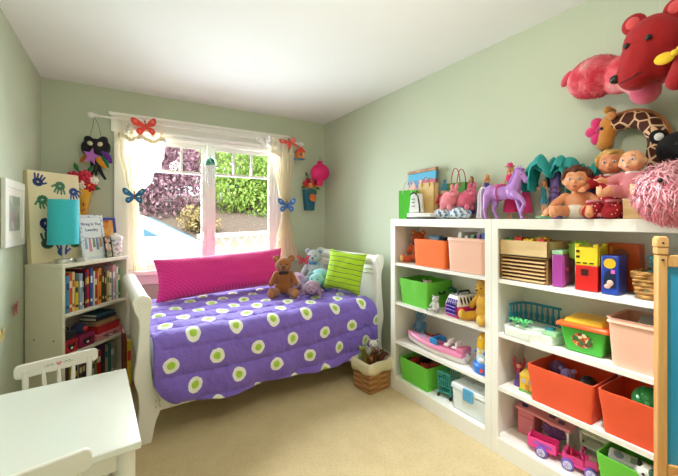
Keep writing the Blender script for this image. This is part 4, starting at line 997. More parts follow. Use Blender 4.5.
# speedboat
bt = thing('toy_speedboat', 'pink and white toy speedboat with blue windscreen on the third shelf', 'toy boat', (1.832, 1.66, S[2]), -86)
def hull(z, k, zb):
    # outline along x: bow at -x
    prof = [(-.27, .0), (-.22, .022), (-.15, .044), (-.05, .058), (.08, .06), (.2, .056), (.225, .05)]
    p = smoothpoly(prof, 3); up = [(x, y*k) for x, y in p]; return [(x*(1 if x > 0 else .9+.1*k), -y, z+zb*max(0, -x)) for x, y in up]+[(x*(1 if x > 0 else .9+.1*k), y, z+zb*max(0, -x)) for x, y in reversed(up)]
def loft(rows, m, nm, par):
    n = len(rows[0]); b = MB(); b.add([q for r in rows for q in r], [(j*n+i, j*n+(i+1) % n, (j+1)*n+(i+1) % n, (j+1)*n+i) for j in range(len(rows)-1) for i in range(n)]+[tuple(range(n-1, -1, -1)), tuple(range((len(rows)-1)*n, len(rows)*n))]); return b.build(nm, m, par)
loft([hull(.0, .45, .10), hull(.02, .8, .10), hull(.045, 1.0, .09)], plastic('#f0e6e4'), 'hull', bt)
loft([hull(.0452, 1.06, .09), hull(.058, 1.06, .085), hull(.07, .9, .07), hull(.078, .6, .05)], plastic('#e58ab0'), 'deck', bt)
MB().box((-.075, 0, .082), (.14, .05, .004), M=Matrix.Rotation(R(4), 4, 'Y')).build('deck_stripe', patches('deck_sticker', ['#c9a3d8', '#e58ab0', '#8ab8d8', '#e0c0d0'], 60), bt)
MB().box((.085, 0, .080), (.18, .082, .004)).build('cockpit', plastic('#b85a84'), bt, bevel=.002)
b = MB(); b.prism([(-.03, -.045), (.035, -.05), (.028, -.04), (-.02, -.035)], .07, .112).prism([(-.03, .045), (.035, .05), (.028, .04), (-.02, .035)], .07, .112).box((-.02, 0, .095), (.008, .085, .05), M=Matrix.Rotation(R(35), 4, 'Y')); b.build('windscreen', plastic('#2f8fd0'), bt, bevel=.002)
for x in (.075, .135): MB().span((x, -.032, .08), (x+.035, .032, .095)).span((x+.03, -.032, .09), (x+.042, .032, .128)).build('seat', plastic('#f4e8ea'), bt, bevel=.004)
MB().box((.205, 0, .085), (.05, .10, .03)).build('engine_cover', plastic('#e07aa4'), bt, bevel=.006)
MB().cyl((.228, 0, .07), (.245, 0, .03), .01).build('propeller_leg', plastic('#d8d2d4'), bt)
# ball popper
o = thing('ball_popper_toy', 'yellow domed ball popping toy with blue base on the third shelf', 'toy', (1.86, 1.30, S[2]), -90)
MB().lathe([(.072, 0), (.078, .01), (.078, .045), (.066, .06), (.058, .062)], n=32).build('base', plastic('#2a6fc4'), o)
MB().lathe([(.056, .06), (.058, .10), (.052, .15), (.036, .15), (.036, .06)], n=28).build('clear_drum', mat('clear_toy_plastic', '#cfe0e4', .15, .02), o)
rr = random.Random(4)
for k in range(14):
    a = rr.uniform(0, 6.28); z = rr.uniform(.07, .14); MB().ball((.058*math.cos(a), .058*math.sin(a), z), .0115, n=12, m=8).build('popper_ball', plastic(['#d8342c', '#f0c020', '#2a8a4a', '#2f5fc0', '#f0f0f0'][k % 5]), o)
MB().lathe([(.056, .148), (.054, .165), (.05, .20), (.04, .222), (.025, .232)], n=28).build('dome', plastic('#eab41c'), o)
MB().lathe([(.012, .23), (.012, .245), (.028, .25), (.028, .264), (.012, .268)], n=20).build('knob', plastic('#c8342a'), o)
MB().cyl((.02, -.076, .03), (.02, -.082, .03), .012).build('button', plastic('#e0483a'), o)
# ---- left unit, bottom row
bin_('fabric_bin', 'lime green fabric bin on the bottom shelf of the left unit', '#68c636', (1.772, 2.02, 1.695, 1.978), S[3], .165, 1.1, handle=True)
for i, (c, x, y, dims, nm, rz) in enumerate((('#a8281f', 1.86, 1.90, (.09, .05, .05), 'red', 20), ('#2a2422', 1.93, 1.87, (.10, .06, .05), 'black', -10), ('#b8342a', 1.84, 1.79, (.06, .06, .045), 'scarlet', 40), ('#6a3a24', 1.93, 1.78, (.10, .05, .05), 'brown', 15), ('#c8402c', 1.90, 1.745, (.07, .03, .05), 'orange red', -25), ('#23262e', 1.84, 1.93, (.06, .05, .04), 'dark grey', 0))):
    block('%s toy brick in the bottom lime green bin' % nm, (x, y, S[3]+.105), dims, c, rz)
def heap(label, loc, w, d, h, cols, seed):
    rr_ = random.Random(seed); b = MB()
    for k in range(46):
        r_ = rr_.uniform(.014, .026); p = (rr_.uniform(-w/2+r_, w/2-r_), rr_.uniform(-d/2+r_, d/2-r_), rr_.uniform(r_, h-r_)); q = Euler((rr_.uniform(0, 3), rr_.uniform(0, 3), rr_.uniform(0, 3))).to_matrix().to_4x4()
        if k % 3: b.box(p, (r_*1.3, r_*1.1, r_*.9), k % len(cols), q)
        else: b.ball(p, r_, k % len(cols), n=12, m=8)
    o = b.build('toy_heap', [plastic(c) for c in cols], smooth=30); tag(o, label, 'toys', None, 'stuff'); o.location = loc; o.rotation_euler = (0, 0, R(-90)); return o
heap('dark heap of small toys filling the bottom lime green bin', (1.898, 1.837, S[3]+.0065), .225, .195, .105, ['#2a2220', '#7a2a1c', '#3a3030', '#8a3a24', '#20242c'], 3)
# toy shopping cart
o = thing('toy_shopping_cart', 'teal toy shopping cart between the lime bin and storage box', 'toy cart', (1.875, 1.60, S[3]), -80)
tl = plastic('#3fa7a2'); b = MB()
for x in (-.045, .045):
    b.tube([(x, -.05, .02), (x, -.055, .12), (x, -.06, .175)], .004, 6); b.tube([(x, .05, .02), (x, -.05, .02)], .004, 6); b.tube([(x, .05, .02), (x, .06, .13)], .004, 6)
b.tube([(-.045, -.06, .175), (.045, -.06, .175)], .0045, 6); b.build('frame', tl, o)
k = MB()
for i in range(7):
    x = -.045+.015*i; k.tube([(x, -.057, .165), (x, -.05, .075), (x*.9, .05, .08), (x, .065, .15)], .0026, 5)
for z, y0, y1 in ((.165, -.057, .065), (.12, -.054, .06), (.078, -.05, .05)):
    k.tube([(-.046, y0, z), (.046, y0, z), (.046, y1, z-.01), (-.046, y1, z-.01)], .003, 5, closed=True)
k.build('basket', tl, o)
MB().span((-.045, -.05, .036), (.045, .05, .042)).build('lower_tray', tl, o)
for x in (-.045, .045):
    for y in (-.05, .05): MB().cyl((x-.005, y, .0125), (x+.005, y, .0125), .0125, n=16).build('wheel', BLACK, o)
# clear storage box
o = thing('storage_box', 'clear white storage box with a blue latch on the bottom shelf', 'storage box', (1.886, 1.367, S[3]), -90)
MB().box((0, 0, .065), (.235, .20, .13), top=(.255, .21)).build('box', mat('frosted_plastic', '#dfe6e6', .25, .02), o, bevel=.01)
MB().box((0, 0, .148), (.27, .222, .035), top=(.26, .21)).build('lid', mat('frosted_lid', '#e6ebea', .25, .02), o, bevel=.008)
MB().span((-.035, -.118, .09), (.035, -.106, .165)).build('latch', plastic('#58a4d0'), o, bevel=.004); 
b = MB()
for x, c in ((-.06, 0), (.02, 0), (.07, 0)): b.box((x, .02, .17), (.05, .10, .006))
b.build('handle', plastic('#cfd6d8'), o, bevel=.003)

# ---- right unit, top row
WD = wood('birch_ply', '#d8b27c', '#e6c893', (1, 8, 8)); WD2 = wood('puzzle_wood', '#c08c54', '#d9aa6e', (1, 8, 8))
o = thing('puzzle_rack', 'wooden rack holding flat wooden puzzles under the block tray', 'puzzle rack', (1.892, 1.033, S[0]), -90)
for x in (-.126, .12): MB().span((x, -.11, 0), (x+.008, .11, .126)).build('side_panel', wood('dark_rack', '#8a6238', '#a07444'), o, smooth=0)
b = MB().span((-.126, -.11, .122), (.128, .11, .128)).build('top_board', WD2, o, smooth=0)
for k in range(6): MB().span((-.112, -.118+.004*(k % 2), .004+.0195*k), (.126-.01, .10, .012+.0195*k)).build('puzzle_board', wood('puzzle_light', '#dcb27a', '#ecc894', (1, 8, 8)), o, bevel=.001)
o = thing('block_tray', 'open light wooden tray full of toy bricks on the puzzle rack', 'tray', (1.888, 1.030, S[0]+.1285), -90)
b = MB(); w, d, h, t_ = .265, .225, .086, .009
b.span((-w/2, -d/2, 0), (w/2, d/2, t_)).span((-w/2, -d/2, 0), (w/2, -d/2+t_, h)).span((-w/2, d/2-t_, 0), (w/2, d/2, h)).span((-w/2, -d/2, 0), (-w/2+t_, d/2, h)).span((w/2-t_, -d/2, 0), (w/2, d/2, h)); b.build('tray', WD, o, bevel=.0015)
zt = S[0]+.1285+.0095+.052
for nm, c, x, y, dims in (('green', '#2f8a3a', 1.805, 1.118, (.05, .03, .03)), ('red', '#c42a22', 1.81, 1.066, (.045, .035, .04)), ('dark red', '#8a1c20', 1.85, 1.035, (.04, .032, .035)), ('yellow', '#e8c023', 1.805, 1.008, (.05, .035, .032)), ('bright yellow', '#f0d040', 1.852, .967, (.055, .035, .042)), ('scarlet', '#d23828', 1.806, .945, (.035, .03, .036)), ('blue', '#2f4f9a', 1.852, 1.09, (.045, .03, .035)), ('dark green', '#24502e', 1.905, 1.10, (.06, .035, .03)), ('orange', '#d86a2a', 1.905, .98, (.05, .035, .035))):
    block('%s toy brick in the wooden tray' % nm, (x, y, zt), dims, c, -90)
for nm, c, x in (('grey', '#6a6a6a', 1.828), ('dull red', '#7a3430', 1.925)):
    o = block('large %s brick low in the wooden tray' % nm, (x, 1.03, S[0]+.1285+.0095), (.22, .085, .0465), c, -90)
# purple doll house tower with mint roof
def tower(label, loc, rz, w, d, segs, name='toy_house', cat='toy house'):
    o = thing(name, label, cat, loc, rz); z = 0
    for nm, h, col in segs: MB().span((-w/2, -d/2, z), (w/2, d/2, z+h)).build(nm, plastic(col), o, bevel=.004); z += h
    return o, z
o, z = tower('purple folding doll house with mint green top on the top shelf', (1.862, .877, S[0]), -78, .045, .165, (('wall', .155, '#a8429c'), ('ledge', .022, '#a9d8b4')))
MB().span((.0225, -.075, .01), (.027, .07, .15)).build('door', plastic('#b850a8'), o, bevel=.002); MB().cyl((.026, -.02, .08), (.033, -.02, .08), .012).build('window', plastic('#c83a5a'), o)
o = thing('toy_clock', 'lime green round toy dial behind the purple doll house', 'toy', (1.90, .812, S[0]), -80)
MB().cyl((0, -.02, .17), (0, .02, .17), .045, n=32).build('dial', plastic('#9ccf4a'), o); MB().cyl((0, -.023, .17), (0, -.018, .17), .033, n=28).build('face', plastic('#b8e070'), o)
MB().span((-.012, -.012, 0), (.012, .012, .13)).build('stand', plastic('#86b83c'), o); MB().cyl((0, -.026, .17), (0, -.022, .17), .012).build('knob', BLACK, o)
b = MB()
for k in range(10): a = 2*PI*k/10; b.ball((.045*math.cos(a), 0, .17+.045*math.sin(a)), (.012, .019, .012), n=10, m=7)
b.build('scallops', plastic('#9ccf4a'), o)
# red and yellow castle
o, z = tower('red and yellow toy building block with small square windows', (1.855, .746, S[0]), -86, .09, .13, (('ground_floor', .115, '#cc1f1c'), ('upper_floor', .085, '#efd42f')))
MB().box((-.005, -.0655, .085), (.028, .004, .028)).build('window', plastic('#3a1414'), o)
b = MB()
for zz in (.155, .18): b.box((-.032, -.0655, zz), (.014, .004, .010))
for x in (-.03, -.004, .022): b.box((x, -.0655, .127), (.016, .004, .006))
b.build('window', plastic('#3a3414'), o)
for x in (-.036, .036):
    for y in (-.055, .055): MB().span((x-.009, y-.009, .2), (x+.009, y+.009, .214)).build('battlement', plastic('#efd42f'), o, bevel=.001)
MB().span((.044, -.05, .12), (.0475, .05, .19)).build('side_panel', plastic('#e4c41c'), o)
# blue case
o, z = tower('blue toy case with a yellow sun disc on the top shelf', (1.850, .655, S[0]), -86, .062, .12, (('case', .168, '#1f3f9c'),))
MB().cyl((0, -.0615, .135), (0, -.058, .135), .022, n=24).build('sun_disc', plastic('#efb92a'), o)
MB().prism([(-.022, .03), (.022, .03), (.022, .09), (.008, .11), (-.012, .10), (-.022, .07)], 0, .003, onface(0, -.0592, 0)).build('window', plastic('#14203f'), o)
MB().ball((.002, -.0625, .05), (.012, .004, .014)).ball((-.008, -.0625, .035), (.012, .004, .010)).build('figure_motif', plastic('#e0b0a0'), o); MB().box((.012, -.0625, .1), (.014, .003, .016)).build('star_motif', plastic('#d86ac0'), o)
o, z = tower('orange toy box standing at the back of the top shelf', (1.985, .665, S[0]), -90, .13, .07, (('box', .215, '#d9581c'),), 'toy_box', 'toy box')
MB().cyl((.0, -.0365, .16), (.0, -.034, .16), .032, n=24).build('disc', plastic('#9a5a3a'), o); MB().span((-.045, -.0365, .02), (-.032, -.034, .20)).build('stripe', plastic('#e8a23a'), o)
# wicker basket
WK = wicker('golden_wicker', '#8a5a24', '#d8a252', 60, 55)
def wbasket(o, w, d, h, flare, m, rimm):
    b = MB(); t_ = .007
    rows = [[(sx*(w/2-q)*(1/flare+(1-1/flare)*zz/h), sy*(d/2-q)*(1/flare+(1-1/flare)*zz/h), zz) for sx, sy in ((-1, -1), (0, -1.03), (1, -1), (1.03, 0), (1, 1), (0, 1.03), (-1, 1), (-1.03, 0))] for zz, q in ((0, 0), (h*.5, 0), (h, 0), (h, t_), (h*.5, t_), (t_, t_))]
    n = 8; b.add([p for r in rows for p in r], [(j*n+i, j*n+(i+1) % n, (j+1)*n+(i+1) % n, (j+1)*n+i) for j in range(5) for i in range(n)]+[tuple(range(n-1, -1, -1)), tuple(range(5*n, 6*n))])
    b.build('body', m, o)
    MB().tube([(p[0], p[1], h) for p in rows[2]], .009, 8, closed=True).build('rim', rimm, o)
    w_ = MB()   # woven relief
    for k in range(int(h/.016)):
        z = .012+k*.016; s = 1/flare+(1-1/flare)*z/h; pts = []
        for sx0, sy0, sx1, sy1 in ((-1, -1, 1, -1), (1, -1, 1, 1), (1, 1, -1, 1), (-1, 1, -1, -1)):
            N = 12
            for i in range(N):
                q = i/N; amp = 1+(.022 if (i+k) % 2 else -.008)
                pts.append(((sx0+(sx1-sx0)*q)*w/2*s*amp, (sy0+(sy1-sy0)*q)*d/2*s*amp, z))
        w_.tube(pts, .0075, 5, closed=True)
    w_.build('weave', m, o)
o = thing('wicker_basket', 'small wicker basket on the top shelf next to the easel', 'basket', (1.885, .478, S[0]), -90)
wbasket(o, .19, .19, .105, 1.18, WK, WK)
o = bear('plush_toy', 'teal plush in the small wicker basket', 'plush toy', (1.885, .51, S[0]+.02), -70, .15, '#3f8a94', '#7ab8bc')
o = lying_plush('plush_toy', 'dark slate plush in the small wicker basket', (1.91, .435, S[0]+.055), -70, .12, '#2c3a44', '#324450', 'round', '#26323c')
# ---- right unit, second row : swimming pool toy
o = thing('toy_pool', 'white toy pool terrace with blue fence and green plants on the second shelf', 'toy pool', (1.88, 1.012, S[1]), -90)
w5 = plastic('#e3e6dc')
pl_ = [(-.135, -.085), (-.10, -.125), (.03, -.125), (.06, -.095), (.12, -.09), (.14, -.02), (.14, .11), (-.135, .11)]
MB().prism(pl_, 0, .045).build('terrace', w5, o, bevel=.004)
MB().prism([(-.105, -.05), (-.06, -.09), (.02, -.085), (.06, -.04), (.10, .0), (.08, .06), (-.08, .07)], .045, .058).build('pool_rim', plastic('#d8dcd2'), o, bevel=.003)
MB().prism([(-.09, -.045), (-.05, -.075), (.015, -.07), (.05, -.03), (.08, .005), (.065, .045), (-.07, .055)], .05, .0595).build('water', mat('toy_water', '#b9cfc4', .1, .04), o)
MB().box((.085, -.03, .065), (.04, .025, .02)).build('step', plastic('#2a86a0'), o, bevel=.003)
MB().span((.07, -.09, .045), (.14, .02, .06)).build('ramp', plastic('#9fcf9a'), o, bevel=.003)
fn = MB(); bl_ = plastic('#1f86a4')
fp = smoothpoly([(-.132, -.03), (-.128, .06), (-.09, .098), (.0, .102), (.075, .10)], 5)
fn.tube([(x, y, .146) for x, y in fp], .007, 6); fn.tube([(x, y, .052) for x, y in fp], .006, 6); fn.build('fence', bl_, o)
L_ = [Vector((x, y, 0)) for x, y in fp]; cum = [0]
for a_, b_ in zip(L_, L_[1:]): cum.append(cum[-1]+(b_-a_).length)
for k in range(11):
    d_ = cum[-1]*(k+.3)/10.7
    i = max(j for j in range(len(cum)) if cum[j] <= d_+1e-6); i = min(i, len(L_)-2); p = L_[i].lerp(L_[i+1], (d_-cum[i])/(cum[i+1]-cum[i]))
    MB().lathe([(.004, .05), (.008, .07), (.010, .085), (.005, .105), (.004, .142)], (p.x, p.y, 0), 10).build('baluster', bl_, o)
def palmlet(par, x, y, z, s):
    b = MB()
    for k in range(7):
        a = 2*PI*k/7; b.grid(lambda u, v: (x+s*(v*.9)*math.cos(a)-(u-.5)*.3*s*math.sin(PI*v*.95+.1)*math.sin(a), y+s*v*.9*math.sin(a)+(u-.5)*.3*s*math.sin(PI*v*.95+.1)*math.cos(a), z+s*(1.1*math.sin(v*2.2)*.7)), 2, 6)
    b.build('palm', plastic('#5fcf7a'), par, solid=.002, smooth=60)
palmlet(o, -.075, -.075, .055, .045); palmlet(o, -.015, -.09, .055, .05)
# green bucket with lid
o = thing('toy_bucket', 'green toy tub with orange rim and yellow lid on the second shelf', 'toy tub', (1.885, .768, S[1]), -86)
MB().box((0, 0, .06), (.145, .145, .12), top=(.185, .18)).build('tub', plastic('#46b83a'), o, bevel=.012, seg=3)
MB().box((0, 0, .128), (.215, .21, .022), top=(.205, .2)).build('rim', plastic('#e8642a'), o, bevel=.008)
MB().box((0, .0, .148), (.165, .165, .024), top=(.14, .14)).build('lid', plastic('#e6b52c'), o, bevel=.008)
MB().prism(circ(.042, 24, 0, .066, .034), 0, .003, Matrix.Translation((0, -.0745, 0)) @ Matrix.Rotation(R(8.3), 4, 'X') @ FX).build('round_picture', patches('toy_picture', ['#a8442a', '#d8b070', '#6a3a24', '#d8642a', '#e8d8b0', '#3a6a34'], 70), o)
bin_('plastic_bin', 'large pale pink plastic bin on the second shelf of the right unit', '#efbba2', (1.772, 2.0, .395, .655), S[1], .205, 1.10, .012, fabric=False)
o = solo(MB().box((0, 0, .006), (.13, .15, .012)).build('picture_book', paper('#c8cccb'), bevel=.002), 'pale grey book lying in the large pink bin', 'book', (1.90, .52, S[1]+.17), -80); o.rotation_euler = (R(12), R(14), R(-80))
# ---- right unit, third row
bin_('fabric_bin', 'orange fabric bin, left of the pair on the third shelf of the right unit', '#ea5426', (1.757, 2.015, .697, .995), S[2], .182, 1.13)
bin_('fabric_bin', 'orange fabric bin holding a green ball beside the easel', '#ea5426', (1.757, 2.015, .385, .682), S[2], .182, 1.13)
toyball('shiny green ball in the orange bin beside the easel', (1.85, .535, S[2]+.165), .058, spots('green_foil', '#2f8f4a', '#5fc07a', 35, .3, .2), plastic('#1f6a34'))
bear('plush_toy', 'lilac plush sitting in the left orange bin', 'plush toy', (1.87, .855, S[2]+.04), -80, .14, '#9a7ab4', '#b89ac8')
toyball('black ball in the left orange bin', (1.87, .765, S[2]+.14), .038, BLACK, plastic('#4a4a4a')); toyball('purple ball in the left orange bin', (1.93, .93, S[2]+.14), .04, plastic('#7a5a9a'))
o = thing('toy_house', 'small yellow toy cottage with green base on the third shelf', 'toy house', (1.86, 1.035, S[2]), -80)
MB().span((-.042, -.05, 0), (.042, .05, .012)).build('base', plastic('#7fc05a'), o, bevel=.003); MB().span((-.038, -.045, .012), (.038, .045, .085)).build('wall', plastic('#e6c230'), o, bevel=.002)
MB().prism([(-.044, .085), (.044, .085), (.012, .125), (-.012, .125)], -.045, .045, FX).build('roof', plastic('#e8d060'), o, bevel=.002)
for x in (-.017, .018):
    f = MB().box((x, -.0455, .06), (.022, .003, .024)).build('window', plastic('#e8b0a0'), o); MB().box((x, -.0475, .06), (.014, .002, .016)).build('pane', plastic('#a0b8c8'), f)
MB().box((0, -.0455, .027), (.018, .003, .03)).build('door', plastic('#d88a3a'), o); MB().box((.02, .01, .12), (.014, .014, .03)).build('chimney', plastic('#c8a8b8'), o)
o = thing('toy_fairy', 'small magenta and violet fairy figure in the third shelf corner', 'toy figure', (1.865, 1.10, S[2]), -70)
MB().lathe([(.028, 0), (.02, .04), (.012, .07)], n=18).build('skirt', plastic('#6a4a9a'), o)
b = MB().cap((0, 0, .07), (0, 0, .09), .011, .009); b.fuse('body', plastic('#b83a7a'), o, .003, 2); MB().ball((0, 0, .108), .014).build('head', skin(), o)
for sx in (-1, 1): MB().prism([(0, .06), (sx*.025, .16), (sx*.034, .13), (sx*.02, .05)], -.012, -.009, FX).build('wing', plastic('#b01c4c'), o)
MB().ball((0, .004, .113), (.015, .014, .013)).build('hair', plastic('#a01840'), o)
# ---- right unit, bottom row
pk = plastic('#e88f9c'); pk2 = plastic('#f09daa')
o = thing('toy_desk', 'pink doll desk with drawer pedestal on the bottom shelf', 'toy desk', (1.945, 1.005, S[3]), -84)
MB().prism([(-.135, -.045), (-.02, -.05), (.06, -.075), (.15, -.075), (.15, .07), (-.135, .07)], .132, .147).build('desktop', pk, o, bevel=.002)
pd = MB().span((-.125, -.038, 0), (-.035, .065, .132)).build('pedestal', plastic('#d86878'), o, bevel=.002)
MB().span((-.12, -.042, .012), (-.04, -.038, .098)).build('door', plastic('#e07a86'), pd); dr = MB().span((-.12, -.042, .104), (-.04, -.038, .128)).build('drawer', plastic('#e07a86'), pd)
MB().ball((-.05, -.046, .06), .006).build('knob', plastic('#f0d8dc'), pd)
MB().span((-.135, .055, .147), (.15, .07, .168)).build('back_rail', pk2, o, bevel=.002)
for y in (-.065, .058): MB().span((.13, y-.005, 0), (.14, y+.005, .132)).build('leg', plastic('#ecdfe0'), o)
b = MB().span((.03, -.02, .147), (.06, .0, .155)).cyl((.01, .05, .147), (.01, .05, .185), .005).span((.085, -.05, .147), (.11, -.035, .16)); b.build('desk_items', plastic('#5a3f6a'), o)
o = thing('toy_desk_lamp', 'purple jointed toy desk lamp on the pink doll desk', 'toy lamp', (1.925, 1.10, S[3]+.1475), -84)
MB().lathe([(.016, 0), (.016, .006), (.006, .008)], n=18).build('base', plastic('#4a3f8a'), o); MB().tube([(0, 0, .006), (-.045, -.01, .05), (.005, -.01, .085)], .0035, 6).build('arm', plastic('#4a3f8a'), o)
MB().lathe([(.018, 0), (.01, .016), (.004, .02)], (.01, -.01, .07), 18).build('lamp_shade', plastic('#5a4aa0'), o)
o = thing('toy_chair', 'small purple shell shaped toy chair under the pink desk', 'toy chair', (1.935, .953, S[3]), -84); o.scale = (.88, .88, .95)
b = MB()
for k in range(-3, 4): a = R(k*22); b.ball((.042*math.sin(a), .012, .045+.04*math.cos(a)), (.015, .012, .04), rot=(0, math.degrees(a), 0), n=12, m=8)
b.build('back', plastic('#8a5a9c'), o); MB().lathe([(.03, 0), (.036, .03), (.04, .04), (.02, .044)], (0, -.012, 0), 22).build('seat', plastic('#9468a6'), o)
o = thing('toy_mirror', 'small dark oval toy mirror beside the desk leg', 'toy', (1.95, .822, S[3]), -84); MB().ball((0, 0, .07), (.016, .008, .026)).build('mirror', plastic('#5a4a6a'), o); MB().cyl((0, 0, .004), (0, 0, .05), .004).build('stem', plastic('#7a6a8a'), o); MB().lathe([(.016, 0), (.014, .006)], n=16).build('base', plastic('#7a6a8a'), o)
# white toy rack
o = thing('toy_rack', 'white toy shelf rack next to the green bin on the bottom shelf', 'toy rack', (1.955, .765, S[3]), -90)
for x in (-.055, .055):
    for y in (-.03, .03): MB().span((x-.004, y-.004, 0), (x+.004, y+.004, .15)).build('post', w5, o, smooth=0)
for z in (.03, .085, .145): MB().span((-.06, -.034, z), (.06, .034, z+.006)).build('shelf', w5, o, smooth=0)
# pink jeep and trailer
HP = plastic('#fa4a9e'); VW = plastic('#b9a8e0'); VT = plastic('#7a5ac0')
def wheel(par, x, y, r):
    w_ = MB().cyl((x, y-.008, r), (x, y+.008, r), r, n=24).build('wheel', VT, par, bevel=.003); MB().cyl((x, y-.0105, r), (x, y+.0105, r), r*.72, n=20).build('hub', plastic('#dcd8ee'), w_)
    s_ = MB()
    for k in range(5): a = 2*PI*k/5; s_.cyl((x, y-.0118, r), (x+r*.6*math.cos(a), y-.0118, r+r*.6*math.sin(a)), .0022, n=5)
    s_.build('spokes', VW, w_)
o = thing('toy_trailer', 'hot pink toy trailer with open bed behind the pink jeep', 'toy trailer', (1.832, .945, S[3]), -77)
b = MB(); b.span((-.065, -.036, .028), (.06, .036, .036)).span((-.065, -.036, .028), (.06, -.03, .078)).span((-.065, .03, .028), (.06, .036, .078)).span((-.07, -.036, .028), (-.062, .036, .086)).span((.054, -.036, .028), (.06, .036, .078)); b.build('bed', HP, o, bevel=.003)
MB().span((-.045, -.0375, .052), (.04, -.0355, .066)).build('side_sticker', plastic('#b060c8'), o); MB().span((.058, -.006, .03), (.085, .006, .036)).build('tow_bar', HP, o)
for y in (-.042, .042): wheel(o, -.005, y, .026)
o = thing('toy_jeep', 'hot pink open toy jeep with lilac wheels on the bottom shelf', 'toy car', (1.858, .795, S[3]), -77)
b = MB(); b.span((-.065, -.036, .022), (.075, .036, .04)).span((-.065, -.036, .04), (-.05, .036, .078)).span((-.06, -.036, .04), (.02, -.029, .068)).span((-.06, .029, .04), (.02, .036, .068)); b.build('body', HP, o, bevel=.003)
MB().box((.048, 0, .056), (.062, .068, .034), top=(.05, .056)).build('hood', HP, o, bevel=.006)
for y in (-.015, .015): MB().span((-.03, y-.011, .04), (.0, y+.011, .052)).span((-.035, y-.011, .04), (-.027, y+.011, .085)).build('seat', plastic('#e02a6c'), o, bevel=.003)
MB().tube([(.018, -.03, .07), (.008, -.028, .10), (.008, .028, .10), (.018, .03, .07)], .003, 6).build('windscreen_frame', HP, o)
for y in (-.02, .02): MB().ball((.079, y, .056), .008).build('headlight', plastic('#f0d8a0'), o)
MB().tube([(.008+.0, -.028+.011*math.cos(2*PI*i/14), .075+.011*math.sin(2*PI*i/14)) for i in range(0)] or [(.01, -.02, .075), (.004, -.02, .085)], .002, 5).build('steering_column', BLACK, o)
MB().box((.052, 0, .0735), (.03, .03, .001)).build('hood_sticker', plastic('#c8b0a0'), o)
for x in (-.042, .05):
    for y in (-.042, .042): wheel(o, x, y, .026)
bin_('fabric_bin', 'lime green fabric bin on the bottom shelf of the right unit', '#6cca3a', (1.775, 2.02, .385, .695), S[3], .17, 1.12)
o = thing('plush_cat', 'white plush cat with black patches on top of the bottom green bin', 'plush toy', (1.835, .535, S[3]+.12), -75)
b = MB(); b.ball((0, .0, .03), (.045, .05, .035)); b.ball((0, -.045, .06), (.036, .032, .032)); b.fuse('body', plushm('#e9e6df'), o, .004, 4)
for sx in (-1, 1): MB().cyl((sx*.022, -.045, .08), (sx*.028, -.042, .105), .012, .002, n=10).build('ear', plushm('#222226'), o)
MB().ball((.016, -.06, .07), (.02, .018, .018)).build('eye_patch', plushm('#1f5a3a'), o); face(o, (0, -.075, .064), .005, .013, nose=((0, -.078, .053), .004))
o = thing('toy_radio', 'white toy radio lying in the bottom green bin', 'toy', (1.86, .615, S[3]+.125), -75, None, (18, 6)); MB().box((0, 0, .022), (.13, .06, .044)).build('case', plastic('#d8d8dc'), o, bevel=.01)
MB().cyl((-.03, 0, .042), (-.03, 0, .046), .018, n=20).build('speaker', plastic('#8a94a0'), o); MB().box((.03, 0, .045), (.04, .03, .004)).build('display', plastic('#8a9a86'), o)
heap('dark heap of small toys filling the bottom green bin of the right unit', (1.898, .54, S[3]+.0065), .245, .20, .115, ['#3a2a2c', '#6a3a3a', '#2a2a30', '#5a4a4a'], 5)

# ------------------------------------------------------------------ lined wicker basket on the floor
WK2 = wicker('brown_wicker', '#9a6434', '#cb9860', 14, 70)
BKX, BKY = 1.627, 2.135
o = thing('wicker_basket', 'wicker basket with cream liner on the carpet between bed and shelf', 'basket', (BKX, BKY, .002), 5)
wbasket(o, .215, .19, .215, 1.10, WK2, WK2)
def rsq(hx, hy, rc, n=6):
    pts = []
    for cx, cy, a0 in ((hx-rc, -hy+rc, -90), (hx-rc, hy-rc, 0), (-hx+rc, hy-rc, 90), (-hx+rc, -hy+rc, 180)):
        for k in range(n+1): a = R(a0+90*k/n); pts.append((cx+rc*math.cos(a), cy+rc*math.sin(a)))
    out = []
    for i, p in enumerate(pts):
        q = pts[(i+1) % len(pts)]; out.append(p)
        if math.hypot(q[0]-p[0], q[1]-p[1]) > .05:
            for k in range(1, 6): out.append((p[0]+(q[0]-p[0])*k/6, p[1]+(q[1]-p[1])*k/6))
    return out
b = MB(); rows = []
for z, e in ((.148, .013), (.175, .0155), (.205, .018), (.223, .014), (.226, .006), (.223, -.006), (.17, -.012), (.05, -.022)):
    rows.append([(x+.0015*math.sin(60*x+40*y), y+.0015*math.sin(50*y+30*x), z+(.007*math.sin(45*x+50*y) if z < .18 else .003*math.sin(40*x-30*y))) for x, y in rsq(.1075+e, .095+e, .022)])
n = len(rows[0]); b.add([p for r in rows for p in r], [(j*n+i, j*n+(i+1) % n, (j+1)*n+(i+1) % n, (j+1)*n+i) for j in range(len(rows)-1) for i in range(n)]); b.build('liner', cloth('#e3d6b4'), o, solid=.003, smooth=80)
BRW = wood('walnut_toy', '#7a4a20', '#a06a34', (6, 1, 1)); BRD = wood('dark_toy_wood', '#4a2a16', '#6a3c20', (6, 1, 1))
